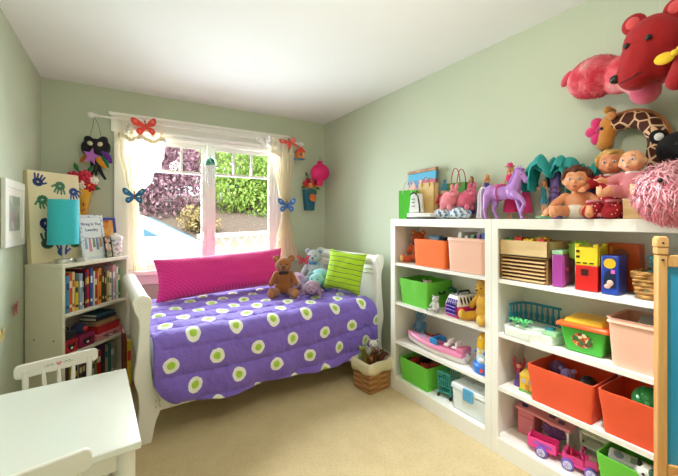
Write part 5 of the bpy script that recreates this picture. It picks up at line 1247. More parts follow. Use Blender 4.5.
for i, (x, y, L, a, b_, m, nm) in enumerate(((-.045, -.045, .17, 62, -30, BRW, 'honey brown'), (-.02, -.07, .15, 70, -5, BRD, 'dark brown'), (.03, -.06, .14, 65, 25, BRD, 'very dark'), (.065, -.03, .13, 55, 50, mat('red_toy_wood', '#6a2a1c', .5), 'reddish'), (-.06, .02, .16, 66, -60, wood('olive_toy', '#6a5a24', '#8a7a3a'), 'olive'), (.0, .02, .15, 80, 0, BRW, 'chestnut'), (.055, .05, .13, 70, 80, BRD, 'umber'))):
    t_ = thing('toy_animal_figure', '%s toy animal figure standing up in the lined wicker basket' % nm, 'toy figure', (BKX+x*.85, BKY+y*.72, .055+.028*((i*5) % 3)), b_)
    q = MB(); t_.scale = (1.08, 1.08, 1.2); q.cap((0, 0, .012), (0, 0, .10), .022, .026); q.cap((0, 0, .11), (0, -.035, .16), .02, .014); q.ball((0, -.045, .165), (.015, .022, .014)); q.cap((-.012, 0, .01), (-.016, -.02, .0), .011, .009); q.cap((.012, 0, .01), (.016, -.02, .0), .011, .009)
    q.fuse('body', m, t_, .005, 4)
    for sx in (-1, 1): MB().cyl((sx*.01, -.035, .172), (sx*.016, -.03, .19), .006, .001, n=8).build('ear', m, t_); MB().ball((sx*.011, -.06, .17), .003, n=8, m=6).build('eye', BLACK, t_)
o = bear('plush_puppy', 'cream plush puppy lying at the back of the lined wicker basket', 'plush toy', (BKX+.055, BKY+.05, .17), -40, .17, '#dcd8cc', '#9aa08a')
o = bear('plush_toy', 'sage green plush at the back rim of the lined wicker basket', 'plush toy', (BKX-.045, BKY+.05, .17), -20, .14, '#8fae6a', '#e0e4d0')
# ------------------------------------------------------------------ on top of the shelf units
ZT = 1.3005
def paperbag(label, loc, rz, w, d, h, col, cord, hh=.09, cat='gift bag', hc=True):
    o = thing('gift_bag', label, cat, loc, rz); m = paper(col); t_ = .002
    b = MB(); b.span((-w/2, -d/2, 0), (w/2, d/2, t_)).span((-w/2, -d/2, 0), (w/2, -d/2+t_, h)).span((-w/2, d/2-t_, 0), (w/2, d/2, h))
    for sx in (-1, 1):
        b.add([(sx*w/2, -d/2, 0), (sx*w/2, d/2, 0), (sx*w/2, d/2, h), (sx*(w/2-.012), 0, h), (sx*w/2, -d/2, h), (sx*w/2, 0, h*.0)], [(0, 5, 3, 4), (5, 1, 2, 3)])
    b.build('bag', m, o, smooth=0)
    for y in (-d/2-.002, d/2+.002):
        MB().tube([(w*.25*math.cos(a)*(1 if True else 1), y, h-.025+(hh+.025)*math.sin(a)) for a in [PI*i/14 for i in range(15)]], .003, 6).build('handle', cloth(cord), o)
    return o
paperbag('bright green gift bag at the left end of the shelf tops', (1.835, 1.935, ZT), -72, .145, .075, .215, '#4cc02a', '#cfd4cc', .07)
paperbag('tan paper shopping bag standing behind the pink pig plush', (1.89, 1.80, ZT), -86, .14, .055, .262, '#dcb878', '#b88a52', .04)
paperbag('dark green gift bag with red cord handle behind the tan paper bag', (1.975, 1.60, ZT), -88, .15, .06, .25, '#4f8a2a', '#a83a3c', .10)
o = thing('painted_canvas', 'colourful painted canvas with wooden top bar leaning behind the gift bags', 'painting', (1.985, 1.99, ZT), -95); o.rotation_euler = Euler((R(-4), 0, R(-95)))
def paint():
    t = NT('child_painting'); v = t.node('TexVoronoi'); v.inputs['Scale'].default_value = 17; w_ = t.noise(9, 3); mp = t.node('VectorMath', operation='MULTIPLY_ADD')
    t.link(w_.outputs['Color'], mp.inputs[0]); mp.inputs[1].default_value = (.06, .06, .06); t.link(t.tc.outputs['Object'], mp.inputs[2]); t.link(mp.outputs[0], v.inputs['Vector'])
    s_ = t.node('SeparateColor'); t.link(v.outputs['Color'], s_.inputs[0])
    cols = ['#d8622a', '#b8456a', '#5a4a9a', '#3f86b0', '#d8a48a', '#8a4a7a', '#2f5a9a', '#c87a8a']
    c = t.ramp(s_.outputs[0], [(i/8, k) for i, k in enumerate(cols)], 'CONSTANT')
    sp_ = t.node('SeparateXYZ'); t.link(t.tc.outputs['Object'], sp_.inputs[0]); top = t.math('GREATER_THAN', t.math('ADD', sp_.outputs[2], t.math('MULTIPLY', w_.outputs[0], .03)), .325)
    c = t.mix(top, c, lin('#3fa0c4')); t.base(c); t.p.inputs['Roughness'].default_value = .6; return t.m
MB().span((-.165, 0, 0), (.165, .016, .375)).build('canvas', paint(), o, smooth=0)
MB().span((-.17, -.006, .37), (.17, .022, .395)).build('top_bar', wood('driftwood', '#8a5a34', '#b8864e', (8, 1, 1)), o, bevel=.004)
o = thing('handbag', 'white toy handbag with black strap beside the green gift bag', 'bag', (1.80, 1.825, ZT+.0425), -80)
MB().box((0, 0, .07), (.11, .05, .14), top=(.085, .035)).build('bag', cloth('#e6e6e2'), o, bevel=.012)
MB().tube([(-.03, -.03, .135), (.0, -.034, .15), (.032, -.034, .12), (.045, -.036, .06), (.05, -.036, .005)], .006, 8).build('strap', BLACK, o)
b = MB()
for z in (.05, .075, .10): b.box((-.012, -.0275, z), (.03, .004, .004))
b.build('stitching', BLACK, o)
o = thing('toy_laptop', 'white toy keyboard with black base lying beside the green gift bag', 'toy', (1.815, 1.775, ZT), -86)
MB().span((-.115, -.055, 0), (.075, .055, .012)).build('base', BLACK, o, bevel=.003); MB().span((-.105, -.06, .012), (.115, .055, .042)).build('case', plastic('#e9e9e4'), o, bevel=.008)

def pig(label, loc, rz, s, col, belly):
    o = thing('pig_plush', label, 'plush toy', loc, rz); m = plushm(col); b = MB()
    b.ball((0, 0, .40*s), (.36*s, .26*s, .30*s), rot=(0, -20, 0)); b.ball((.22*s, -.03*s, .60*s), (.2*s, .18*s, .18*s)); b.ball((-.15*s, 0, .24*s), (.25*s, .22*s, .2*s))
    b.fuse('body', m, o, .03*s, 4)
    for x, a in ((.13, -15), (.33, 12)): MB().ball((x*s, 0, .84*s), (.075*s, .05*s, .13*s), rot=(0, a, 0)).build('ear', m, o)
    MB().ball((.33*s, -.16*s, .56*s), (.08*s, .07*s, .065*s)).build('snout', plushm(belly), o)
    for x in (.17, .29): MB().ball((x*s, -.195*s, .66*s), .022*s, n=10, m=7).build('eye', BLACK, o)
    for x, y in ((-.22, -.12), (.12, -.14), (-.2, .12), (.12, .12)): MB().ball((x*s, y*s, .1*s), (.09*s, .09*s, .11*s)).build('foot', plushm(belly), o)
    MB().tube([(-.35*s, .02*s, .4*s), (-.42*s, .03*s, .46*s), (-.38*s, .05*s, .5*s)], .02*s, 6).build('tail', m, o); return o
FLO = patches('blue_floral_cloth', ['#e9edf0', '#7a9ac0', '#e9edf0', '#4f78a8', '#d8e0e8', '#8fb0b8'], 70, .9)
for lab, x, y, w_ in (('blue and white floral pouch under the left pink pig plush', 1.875, 1.635, .13), ('blue and white floral pouch under the right pink pig plush', 1.87, 1.50, .12)):
    o = thing('floral_pouch', lab, 'pouch', (x, y, ZT), -85); b = MB(); b.ball((0, 0, .04), (w_/2, .06, .04)); b.ball((-w_*.25, -.01, .035), (.04, .05, .035)); b.ball((w_*.25, .01, .035), (.04, .05, .035)); b.fuse('pouch', FLO, o, .007, 3)
    MB().tube([(w_*.3*math.cos(2*PI*i/16), .03*math.sin(2*PI*i/16), .074) for i in range(16)], .004, 6, closed=True).build('drawstring', cloth('#5a7aa0'), o)
pig('light pink pig plush on the blue floral pouch, left of the pair', (1.852, 1.575, ZT+.058), -90, .182, '#e8808e', '#f09aa4')
pig('deep pink pig plush on a blue floral pouch, right of the pair', (1.885, 1.462, ZT+.058), -90, .182, '#d85a78', '#e0708a')

def fashion(label, loc, rz, h, hair, dress, skirt='long', skinc='#d99a74', hat=None, arms='down', tilt=None):
    o = thing('fashion_doll', label, 'doll', loc, rz, None, tilt); s = h; b = MB(); sk = skin(skinc)
    b.ball((0, 0, .925*s), (.045*s, .05*s, .062*s)); b.cap((0, 0, .84*s), (0, 0, .88*s), .02*s, .018*s)
    b.ball((0, 0, .76*s), (.068*s, .04*s, .07*s)); b.ball((0, 0, .66*s), (.045*s, .034*s, .06*s)); b.ball((0, 0, .57*s), (.062*s, .045*s, .06*s))
    for sx in (-1, 1):
        b.cap((sx*.032*s, 0, .54*s), (sx*.03*s, -.005*s, .28*s), .034*s, .024*s); b.cap((sx*.03*s, -.005*s, .28*s), (sx*.028*s, 0, .05*s), .024*s, .016*s); b.ball((sx*.028*s, -.02*s, .02*s), (.018*s, .04*s, .02*s))
        e = (sx*.11*s, -.01*s, .67*s) if arms == 'down' else (sx*.13*s, -.05*s, .72*s); hnd = (sx*.12*s, -.05*s, .55*s) if arms == 'down' else (sx*.10*s, -.13*s, .80*s)
        b.cap((sx*.075*s, 0, .80*s), e, .02*s, .016*s); b.cap(e, hnd, .016*s, .012*s); b.ball(hnd, (.014*s, .012*s, .022*s))
    b.fuse('body', sk, o, max(.0028, .011*s), 2)
    hm = mat('doll_hair_'+hair[1:], hair, .6, .3, 60, .5, 200)
    q = MB(); q.ball((0, .016*s, .945*s), (.057*s, .052*s, .058*s)); q.ball((0, .03*s, .86*s), (.065*s, .035*s, .09*s))
    for sx in (-1, 1): q.cap((sx*.048*s, .005*s, .93*s), (sx*.062*s, .012*s, .77*s), .02*s, .022*s)
    q.fuse('hair', hm, o, max(.003, .013*s), 2)
    for sx in (-1, 1): MB().ball((sx*.017*s, -.047*s, .93*s), (.006*s, .004*s, .008*s), n=8, m=6).build('eye', plastic('#2a4a7a'), o)
    MB().ball((0, -.048*s, .898*s), (.011*s, .004*s, .005*s), n=8, m=6).build('mouth', plastic('#c03a4a'), o)
    dm = cloth(dress); k = MB()
    if skirt == 'long': k.lathe([(.13*s, .12*s), (.10*s, .35*s), (.07*s, .55*s), (.05*s, .66*s), (.074*s, .76*s), (.07*s, .81*s), (.05*s, .815*s)], n=24, M=Matrix.Diagonal((1, .72, 1, 1)))
    else: k.lathe([(.105*s, .38*s), (.085*s, .48*s), (.066*s, .58*s), (.05*s, .66*s), (.074*s, .76*s), (.07*s, .81*s), (.05*s, .815*s)], n=24, M=Matrix.Diagonal((1, .75, 1, 1)))
    k.build('dress', dm, o)
    if hat: MB().lathe([(.09*s, .965*s), (.088*s, .972*s), (.055*s, .975*s), (.05*s, 1.02*s), (.03*s, 1.035*s)], n=20).build('hat', cloth(hat), o)
    return o
fashion('brown haired fashion doll in violet dress behind the pig plushes', (1.965, 1.49, ZT), -95, .285, '#6a4426', '#5a3a8a')
fashion('blonde fashion doll in blue dress behind the horse tail', (1.965, 1.372, ZT), -88, .285, '#c98a3a', '#3a4a86', 'short')
fashion('fashion doll in hot pink dress and pink hat behind the purple horse', (1.965, 1.215, ZT), -92, .325, '#c8945a', '#d82a6a', 'long', hat='#e0447c')
fashion('fashion doll in pink gown standing behind the back of the purple horse', (1.975, 1.125, ZT), -80, .29, '#a8442a', '#d83a72')
fashion('small doll with orange hair and teal top in front of the palm tree', (1.93, 1.0, ZT), -100, .215, '#b8642a', '#2a7a8a', 'short', arms='up')
fashion('small doll in orange dress right of the teal topped doll', (1.955, .955, ZT), -80, .205, '#8a4a2a', '#d86a3a', 'short', arms='up')
# rag doll with teal hat
o = thing('rag_doll', 'red dressed rag doll with teal bobble hat above the floral pouch', 'doll', (1.94, 1.692, ZT), -85); o.scale = (.8, .8, 1.12)
b = MB().ball((0, 0, .07), (.05, .04, .075)).ball((0, 0, .13), (.05, .035, .04)); b.cap((-.04, -.01, .14), (-.065, -.04, .10), .018, .014); b.cap((.04, -.01, .14), (.065, -.04, .10), .018, .014); b.fuse('body', cloth('#d82a4a'), o, .006, 3)
MB().ball((0, 0, .18), (.034, .032, .034)).build('head', cloth('#e8b898'), o); MB().lathe([(.037, .18), (.035, .2), (.02, .222), (.008, .23)], n=20).ball((0, 0, .238), .014).build('hat', cloth('#3f8aa0'), o)
MB().ball((.0, -.04, .12), (.03, .012, .02)).build('scarf', cloth('#3a9a9a'), o)
for sx in (-1, 1): MB().ball((sx*.012, -.031, .185), .004, n=8, m=6).build('eye', BLACK, o)

# purple horse (facing image right = local +x)
def horse():
    o = thing('toy_horse', 'lilac toy horse with pale tail and raised foreleg', 'toy horse', (1.875, 1.205, ZT), -90)
    m = mat('lilac_plastic', '#b47fca', .4, .06, coat=.2); b = MB()
    b.ball((-.005, 0, .152), (.085, .035, .042)); b.ball((-.07, 0, .158), (.045, .037, .047)); b.ball((.06, 0, .157), (.042, .034, .047))
    b.cap((.075, 0, .175), (.10, 0, .255), .034, .022); b.cap((.10, 0, .262), (.128, 0, .228), .021, .016); b.ball((.138, 0, .212), (.015, .013, .018), rot=(0, 25, 0))
    def leg(x, y, pts, r):
        for (p, q, a, c) in zip(pts, pts[1:], r, r[1:]): b.cap((x+p[0], y, p[1]), (x+q[0], y, q[1]), a, c)
        b.ball((x+pts[-1][0]+.003, y, .008+pts[-1][1]-.008), (.013, .011, .009))
    leg(-.085, -.02, [(0, .14), (-.012, .085), (-.022, .06), (-.012, .008)], [.028, .016, .010, .009])
    leg(-.07, .02, [(0, .14), (.01, .085), (-.002, .06), (.018, .008)], [.028, .016, .010, .009])
    leg(.075, .018, [(0, .14), (.012, .075), (.03, .008)], [.022, .012, .009])
    leg(.085, -.018, [(0, .14), (.04, .11), (.055, .085), (.035, .045)], [.022, .014, .010, .009])
    b.fuse('body', m, o, .0045, 3)
    mn = mat('lilac_mane', '#8a5aa8', .5, .1, 60, .5, 150); k = MB()
    for i in range(9): q = i/8; k.ball((.088-.045*q+.0*q, 0, .275-.085*q), (.016, .012, .018))
    k.ball((.12, 0, .272), (.012, .01, .012)); k.fuse('mane', mn, o, .004, 2)
    t_ = MB(); P_ = smoothpoly([(-.11, 0, .185), (-.135, 0, .19), (-.152, 0, .15), (-.15, .0, .08), (-.158, 0, .004)], 5)
    for dx, dy in ((0, 0), (.008, .008), (-.006, -.006), (.012, -.006), (-.010, .006)):
        t_.tube([(x+dx*i/len(P_)*1.6, y+dy*i/len(P_)*1.6, z) for i, (x, y, z) in enumerate(P_)], [.007*(1-.5*abs(i/len(P_)-.5)) for i in range(len(P_))], 7)
    t_.build('tail', mat('pale_tail', '#dcd0dc', .6, .05, 60), o)
    for sx in (-1, 1): MB().cyl((.098, sx*.012, .275), (.102, sx*.015, .302), .007, .001, n=8).build('ear', m, o); MB().ball((.122, sx*.0165, .245), .004, n=8, m=6).build('eye', BLACK, o)
    MB().tube([(-.02+0*i, .0385*math.cos(a), .152+.047*math.sin(a)) for i, a in enumerate([2*PI*k_/18 for k_ in range(18)])], .004, 5, closed=True).build('saddle_strap', plastic('#d0508a'), o)
    MB().ball((-.015, 0, .195), (.035, .028, .012)).build('saddle', plastic('#c8488a'), o)
    return o
horse()
# teal palm tree toys
def palmtoy(label, loc, rz, h, trunk, fr):
    o = thing('toy_palm_tree', label, 'toy tree', loc, rz)
    b = MB(); b.lathe([(.036, 0), (.03, .02), (.024, .05), (.022, h*.55), (.026, h*.82), (.02, h*.9)], n=20); b.build('trunk', mat('purple_trunk_plastic', '#7a5a9e', .5, .1), o)
    r_ = MB()
    for k in range(6): r_.tube([((.026)*math.cos(2*PI*i/18), .026*math.sin(2*PI*i/18), .04+k*.026) for i in range(18)], .0035, 5, closed=True)
    r_.build('bark_ring', plastic('#84649e'), o)
    MB().cyl((-.002, -.018, h*.80), (-.002, -.03, h*.80), .018, n=20).build('knot_hole', plastic('#4a3a6a'), o)
    m = mat('teal_frond', '#1f9a98', .55, .12, 40, .6, 120)
    for (ax, az, L, w_, y) in fr:
        g = MB(); M = Matrix.Translation((0, y, h*.88))
        P_ = smoothpoly([(0, 0, 0), (ax*.45*L, 0, az*L), (ax*.85*L, 0, az*.75*L), (ax*L, 0, -.20*L), (ax*.97*L, 0, -.55*L)], 5); n = len(P_)
        def f(u, v):
            p = Vector(P_[round(v*(n-1))]); wd = w_*math.sin(PI*min(.97, .12+v*.86))**.6; a = (u-.5)*2
            zz = -abs(a)**1.5*wd*.55*(1+.12*math.sin(v*40)); yy = a*wd*.5; q = .012*math.sin(v*46)*abs(a)
            return tuple(M @ Vector((p.x+q*.4, p.y+yy, p.z+zz)))
        g.grid(f, 8, n-1); g.build('frond', m, o, solid=.008, smooth=70)
    return o
palmtoy('teal leaved toy palm tree with purple trunk beside the curly haired doll', (1.955, .955, ZT), -90, .285, 0,
        [(-1, .50, .15, .11, -.01), (-.66, .62, .15, .11, -.04), (1, .5, .125, .10, -.01), (.62, .62, .12, .10, -.03), (-.35, .62, .13, .09, .035), (.3, .6, .12, .09, .04)])
palmtoy('shorter teal leaved toy palm tree behind the curly haired doll', (1.995, .80, ZT), -90, .235, 0,
        [(-1, .45, .10, .09, -.01), (1, .45, .10, .09, -.01), (-.4, .6, .11, .10, -.04), (.5, .6, .11, .10, -.04), (.1, .5, .10, .09, -.06)])
o = thing('toy_plate', 'mint green toy plate at the foot of the curly haired doll', 'plate', (1.795, .925, ZT), -90); MB().lathe([(.02, 0), (.042, .010), (.044, .013), (.02, .005)], n=28).build('plate', plastic('#8fd0ae'), o); MB().ball((0, 0, .012), (.02, .016, .012)).build('food', plastic('#d8c060'), o)
o = thing('toy_spoon', 'black handled toy brush standing on the mint plate', 'toy', (1.79, .905, ZT+.014), -90); MB().tube([(0, 0, 0), (-.004, 0, .045), (.002, 0, .075)], .003, 6).build('handle', BLACK, o); MB().ball((.003, 0, .08), (.007, .004, .012)).build('head', BLACK, o)

def finger_hand(b, c, d, s):
    """small vinyl hand: palm, four fingers and a thumb, grown into the arm"""
    c = Vector(c); d = Vector(d).normalized(); side = d.cross(Vector((0, 0, 1)))
    side = side.normalized() if side.length > .1 else Vector((1, 0, 0))
    b.ball(c, .022*s)
    for k in range(4):
        p = c+side*(k-1.5)*.011*s+d*.012*s; b.cap(p, p+d*(.024-.004*abs(k-1.3))*s-Vector((0, 0, .006*s)), .0068*s, .0055*s)
    b.cap(c+side*.018*s, c+side*.03*s+d*.014*s, .0075*s, .006*s)
def babydoll(label, loc, rz, s, hair=None, suit=None, suitm=None, skinc='#e2a07c', tilt=None, legs=True, lean=0, diaper=None, armpose=None, turn=0):
    """seated vinyl baby doll, s = scale (1 -> about 0.33 m)"""
    o = thing('baby_doll', label, 'doll', loc, rz, None, tilt); sk = skin(skinc); b = MB()
    def sc(p): return tuple(x*s for x in p)
    b.ball(sc((0, 0, .09)), (.065*s, .058*s, .08*s)); b.ball(sc((0, -.01, .05)), (.068*s, .062*s, .05*s)); b.cap(sc((0, 0, .16)), sc((0, 0, .19)), .026*s, .026*s)
    b.ball(sc((0, -.004, .245)), (.07*s, .068*s, .072*s)); b.ball(sc((0, -.025, .225)), (.058*s, .05*s, .046*s))
    for sx in (-1, 1): b.ball(sc((sx*.035, -.05, .222)), (.024*s, .02*s, .022*s)); b.ball(sc((sx*.07, 0, .24)), (.01*s, .014*s, .02*s))
    b.ball(sc((0, -.075, .232)), (.010*s, .010*s, .009*s)); b.ball(sc((0, -.062, .2)), (.02*s, .014*s, .014*s))
    ap = armpose or (((-.115, -.04, .11), (-.13, -.10, .08)), ((.115, -.04, .11), (.13, -.10, .08)))
    for (e, h_), sx in zip(ap, (-1, 1)):
        b.cap(sc((sx*.06, 0, .145)), sc(e), .026*s, .024*s); b.cap(sc(e), sc(h_), .023*s, .018*s); finger_hand(b, sc(h_), Vector(h_)-Vector(e), s)
    if legs:
        for sx in (-1, 1):
            b.cap(sc((sx*.04, -.03, .045)), sc((sx*.075, -.12, .055)), .036*s, .032*s); b.cap(sc((sx*.075, -.12, .055)), sc((sx*.09, -.19, .03)), .03*s, .024*s)
            b.ball(sc((sx*.092, -.205, .045)), (.02*s, .018*s, .032*s))
            for k in range(4): b.ball(sc((sx*.092+(k-1.5)*.009, -.212, .075)), .006*s, n=8, m=6)
    b.fuse('body', sk, o, .0055*s+.001, 2)
    for sx in (-1, 1):
        e = MB().ball(sc((sx*.026, -.064, .25)), (.010*s, .006*s, .0085*s), n=12, m=8).build('eye', plastic('#f2efe8'), o); MB().ball(sc((sx*.026, -.0695, .25)), (.006*s, .003*s, .0072*s), n=10, m=7).build('iris', plastic('#3a6a9a'), e)
        MB().tube([sc((sx*.016, -.0655, .276)), sc((sx*.027, -.0655, .2785)), sc((sx*.039, -.060, .272))], .002*s, 5).build('eyebrow', plastic('#c48a60'), o)
    MB().ball(sc((0, -.0745, .203)), (.014*s, .004*s, .005*s), n=12, m=8).build('mouth', plastic('#b8404a'), o)
    if hair:
        hm = mat('doll_curl_'+hair[1:], hair, .8, .3, 50, .8, 160); q = MB(); rr_ = random.Random(len(label))
        q.ball(sc((0, .016, .265)), (.072*s, .066*s, .066*s))
        for k in range(60):
            a = rr_.uniform(0, 2*PI); zz = rr_.uniform(-.3, 1); rad = math.sqrt(max(0, 1-zz*zz)); x, y = .076*rad*math.cos(a), .01+.072*rad*math.sin(a)
            if y < -.03 and zz < .55: continue
            q.ball(sc((x, y, .262+.07*zz)), .016*s, n=8, m=6)
        q.fuse('hair', hm, o, .005*s, 1)
    if diaper: MB().ball(sc((0, -.012, .05)), (.076*s, .07*s, .052*s)).fuse('diaper', cloth(diaper), o, .006*s, 2)
    if suit or suitm:
        sm = suitm or cloth(suit); q = MB(); q.ball(sc((0, 0, .095)), (.073*s, .066*s, .085*s)); q.ball(sc((0, -.012, .052)), (.078*s, .072*s, .055*s))
        for (e, h_), sx in zip(ap, (-1, 1)): q.cap(sc((sx*.055, 0, .148)), tuple(Vector(sc((sx*.06, 0, .145))).lerp(Vector(sc(e)), .95)), .034*s, .032*s)
        if legs:
            for sx in (-1, 1): q.cap(sc((sx*.04, -.03, .047)), sc((sx*.07, -.105, .055)), .045*s, .04*s)
        q.fuse('romper', sm, o, .006*s, 2)
        MB().tube([sc((.034*math.cos(2*PI*i/18), .03*math.sin(2*PI*i/18)-.002, .17)) for i in range(18)], .009*s, 6, closed=True).build('collar', cloth('#f3ece8'), o)
    return o
babydoll('baby doll with brown curly hair in white diaper beside the palm tree', (1.858, .81, ZT), -75, .76, '#5a3020', diaper='#efece4', skinc='#e09a6c', armpose=(((-.11, -.04, .10), (-.14, -.09, .05)), ((.11, -.03, .11), (.13, -.07, .06))))
RD = spots('red_dotted_dress', '#a81424', '#f0dcdc', 60, .22, .8)
o = babydoll('smiling blonde doll in red dotted dress behind the bald baby doll', (1.905, .688, ZT+.082), -78, .70, '#c99a54', suitm=RD, skinc='#dc9066', legs=False)
q = MB(); q.lathe([(.082, -.081), (.08, -.05), (.07, -.01), (.056, .04), (.045, .075)], n=32); q.build('skirt', RD, o)
for x in (-.075, .06): 
    f = thing('doll_shoe', 'red dotted doll bootee %s' % ('right beside the curly haired doll' if x < 0 else 'right beside the wooden box of the bald doll'), 'doll shoe', (1.79, .71 if x < 0 else .636, ZT), -95)
    MB().ball((0, 0, .04), (.038, .045, .04)).ball((0, -.03, .03), (.032, .035, .03)).fuse('bootee', RD, f, .005, 3); MB().tube([(.026*math.cos(2*PI*i/16), .026*math.sin(2*PI*i/16), .078) for i in range(16)], .006, 6, closed=True).build('cuff', cloth('#d88a94'), f)
o = thing('ribbon_bow', 'pale pink ribbon bow between the two red dotted bootees', 'bow', (1.762, .672, ZT+.001), -95)
for sx in (-1, 1): MB().prism([(0, .02), (sx*.045, .045), (sx*.05, .005), (0, .012)], -.006, .006, FX).build('loop', cloth('#e08a98'), o)
MB().ball((0, 0, .016), (.009, .009, .011)).build('knot', cloth('#d87a8a'), o)
babydoll('bald baby doll in pink romper sitting in front of the smiling doll', (1.806, .575, ZT+.0845), -96, .64, None, suit='#dd8a94', skinc='#e8aa80', tilt=None, armpose=(((-.11, -.05, .12), (-.135, -.10, .13)), ((.10, -.05, .10), (.10, -.11, .075))))
o = thing('wooden_box', 'small wooden box under the bald baby doll', 'box', (1.815, .545, ZT), -90); MB().span((-.05, -.055, 0), (.05, .055, .076)).build('box', WD, o, bevel=.003); MB().span((-.052, -.057, .076), (.052, .057, .084)).build('lid', wood('pine', '#d8b98a', '#e4caa0'), o, bevel=.002)

# giraffe plush: neck arching down over the dolls
GS = spots('giraffe_patches', '#4a2010', '#dcb48c', 22, .07, .9, .8, True); GO = plushm('#c8802a')
o = thing('giraffe_plush', 'giraffe plush bending its patterned neck over the smiling doll', 'plush toy', (1.99, .426, ZT), -90)
arc = [(.0, 0, .08), (-.06, 0, .14), (-.115, 0, .216), (-.12, 0, .29), (-.116, 0, .341), (-.131, 0, .397), (-.163, 0, .438), (-.206, 0, .458), (-.251, 0, .455), (-.285, 0, .45)]
ap_ = smoothpoly(arc, 6); b = MB()
for i, p in enumerate(ap_): b.ball(p, .044-.006*i/len(ap_), n=12, m=8)
b.ball((.0, .0, .09), (.08, .055, .09)); b.fuse('body', GS, o, .008, 4)
k = MB(); k.ball((-.295, 0, .452), (.044, .04, .05)); k.cap((-.298, 0, .44), (-.312, -.004, .375), .04, .033); k.ball((-.314, -.006, .36), (.036, .034, .03)); k.fuse('head', GO, o, .006, 4)
for y in (-.022, .022): MB().cyl((-.292, y, .485), (-.297, y, .515), .010, n=10).ball((-.298, y, .522), (.019, .018, .018)).build('horn', plushm('#b8842e'), o)
for y in (-.045, .045): MB().ball((-.275, y, .485), (.026, .012, .02), rot=(0, 20, 30 if y > 0 else -30)).build('ear', plushm('#b8742a'), o)
for y in (-.036, .036): MB().ball((-.318, y, .435), .008, n=10, m=7).build('eye', BLACK, o)
mn = MB(); 
for i, p in enumerate(ap_[6:]): 
    q = ap_[min(i+7, len(ap_)-1)]; d_ = (Vector(q)-Vector(ap_[i+5])); nrm = Vector((d_.z, 0, -d_.x)).normalized()
    if i > 40: nrm = Vector((0, 0, 1))
    mn.ball(Vector(p)+nrm*.037, (.013, .008, .013), n=8, m=6)
mn.build('mane', plushm('#a8642a'), o)
for x, y in ((-.05, -.03), (.05, -.03), (-.05, .03), (.05, .03)): MB().cyl((x, y, 0), (x, y, .06), .024, n=12).build('leg', GO, o)
# magenta plush flower behind the giraffe head
o = thing('plush_flower', 'hot pink plush flower sticking up behind the giraffe head', 'plush toy', (1.985, .757, ZT), -90)
MB().tube([(0, .03, 0), (0, .03, .2), (0, .02, .40)], .009, 8).build('stem', cloth('#c02a6a'), o)
for k in range(6): a = 2*PI*k/6; MB().ball((.04*math.cos(a), .012, .435+.04*math.sin(a)), (.034, .02, .028), rot=(0, -math.degrees(a), 0)).build('petal', plushm('#d8246c'), o)
MB().ball((0, 0, .435), (.022, .02, .022)).build('flower_center', plushm('#b01858'), o)
MB().lathe([(.05, 0), (.05, .01), (.01, .014)], (0, .03, 0), 20).build('base', plastic('#c02a6a'), o)

# black and white plush
o = bear('plush_toy', 'black plush with white muzzle between giraffe and pink fluff', 'plush toy', (1.89, .452, ZT), -62, .35, '#0a0a0c', '#e6e4e0')

def fluff(par, name, center, rad, m, n, L, seed, droop=.6, lift=.45, w_=.0026):
    """soft pile: curved tufts lying over an ellipsoid, each facing outwards"""
    rr_ = random.Random(seed); b = MB(); c = Vector(center)
    for i in range(n):
        d = Vector((rr_.gauss(0, 1), rr_.gauss(0, 1), rr_.gauss(0, 1))).normalized(); p = c+Vector((d.x*rad[0], d.y*rad[1], d.z*rad[2]))*.98
        nrm = Vector((d.x/rad[0], d.y/rad[1], d.z/rad[2])).normalized()
        t = Vector((rr_.gauss(0, 1), rr_.gauss(0, 1), rr_.gauss(0, 1)))*.55+Vector((0, 0, -droop)); t = (t-nrm*t.dot(nrm)).normalized(); sd = nrm.cross(t)
        l = L*rr_.uniform(.6, 1.25); k = lift*rr_.uniform(.5, 1.5); vs = []
        for q, hh, ww in ((0, 0, 1), (.35, .30, 1.1), (.7, .42, .8), (1, .36, .12)):
            e = p+t*l*q+nrm*l*hh*k+Vector((0, 0, -l*.12*q*q)); vs += [e-sd*w_*ww, e+sd*w_*ww]
        b.add(vs, [(0, 1, 3, 2), (2, 3, 5, 4), (4, 5, 7, 6)])
    return b.build(name, m, par, smooth=80)
PF = plushm('#f38498'); PF2 = plushm('#f9b3bd')
o = thing('fluffy_plush', 'long haired pink fluffy plush spilling over the shelf edge above the easel', 'plush toy', (1.738, .425, ZT), -70); o.scale = (1.08, 1.05, 1.14)
b = MB(); b.ball((0, 0, .075), (.095, .08, .075)); b.ball((-.03, -.03, .11), (.07, .065, .06)); b.ball((.05, 0, .12), (.07, .065, .055)); b.fuse('body', PF, o, .01, 4)
h_ = fluff(o, 'fur', (0, -.005, .085), (.095, .085, .085), PF, 5200, .052, 3); h_['kind'] = 'stuff'; h_ = fluff(o, 'fur', (-.01, -.012, .095), (.092, .082, .08), PF2, 2400, .056, 5); h_['kind'] = 'stuff'
for sx in (-1, 1): MB().ball((sx*.03-.02, -.105, .12), .008, n=10, m=7).build('eye', BLACK, o)

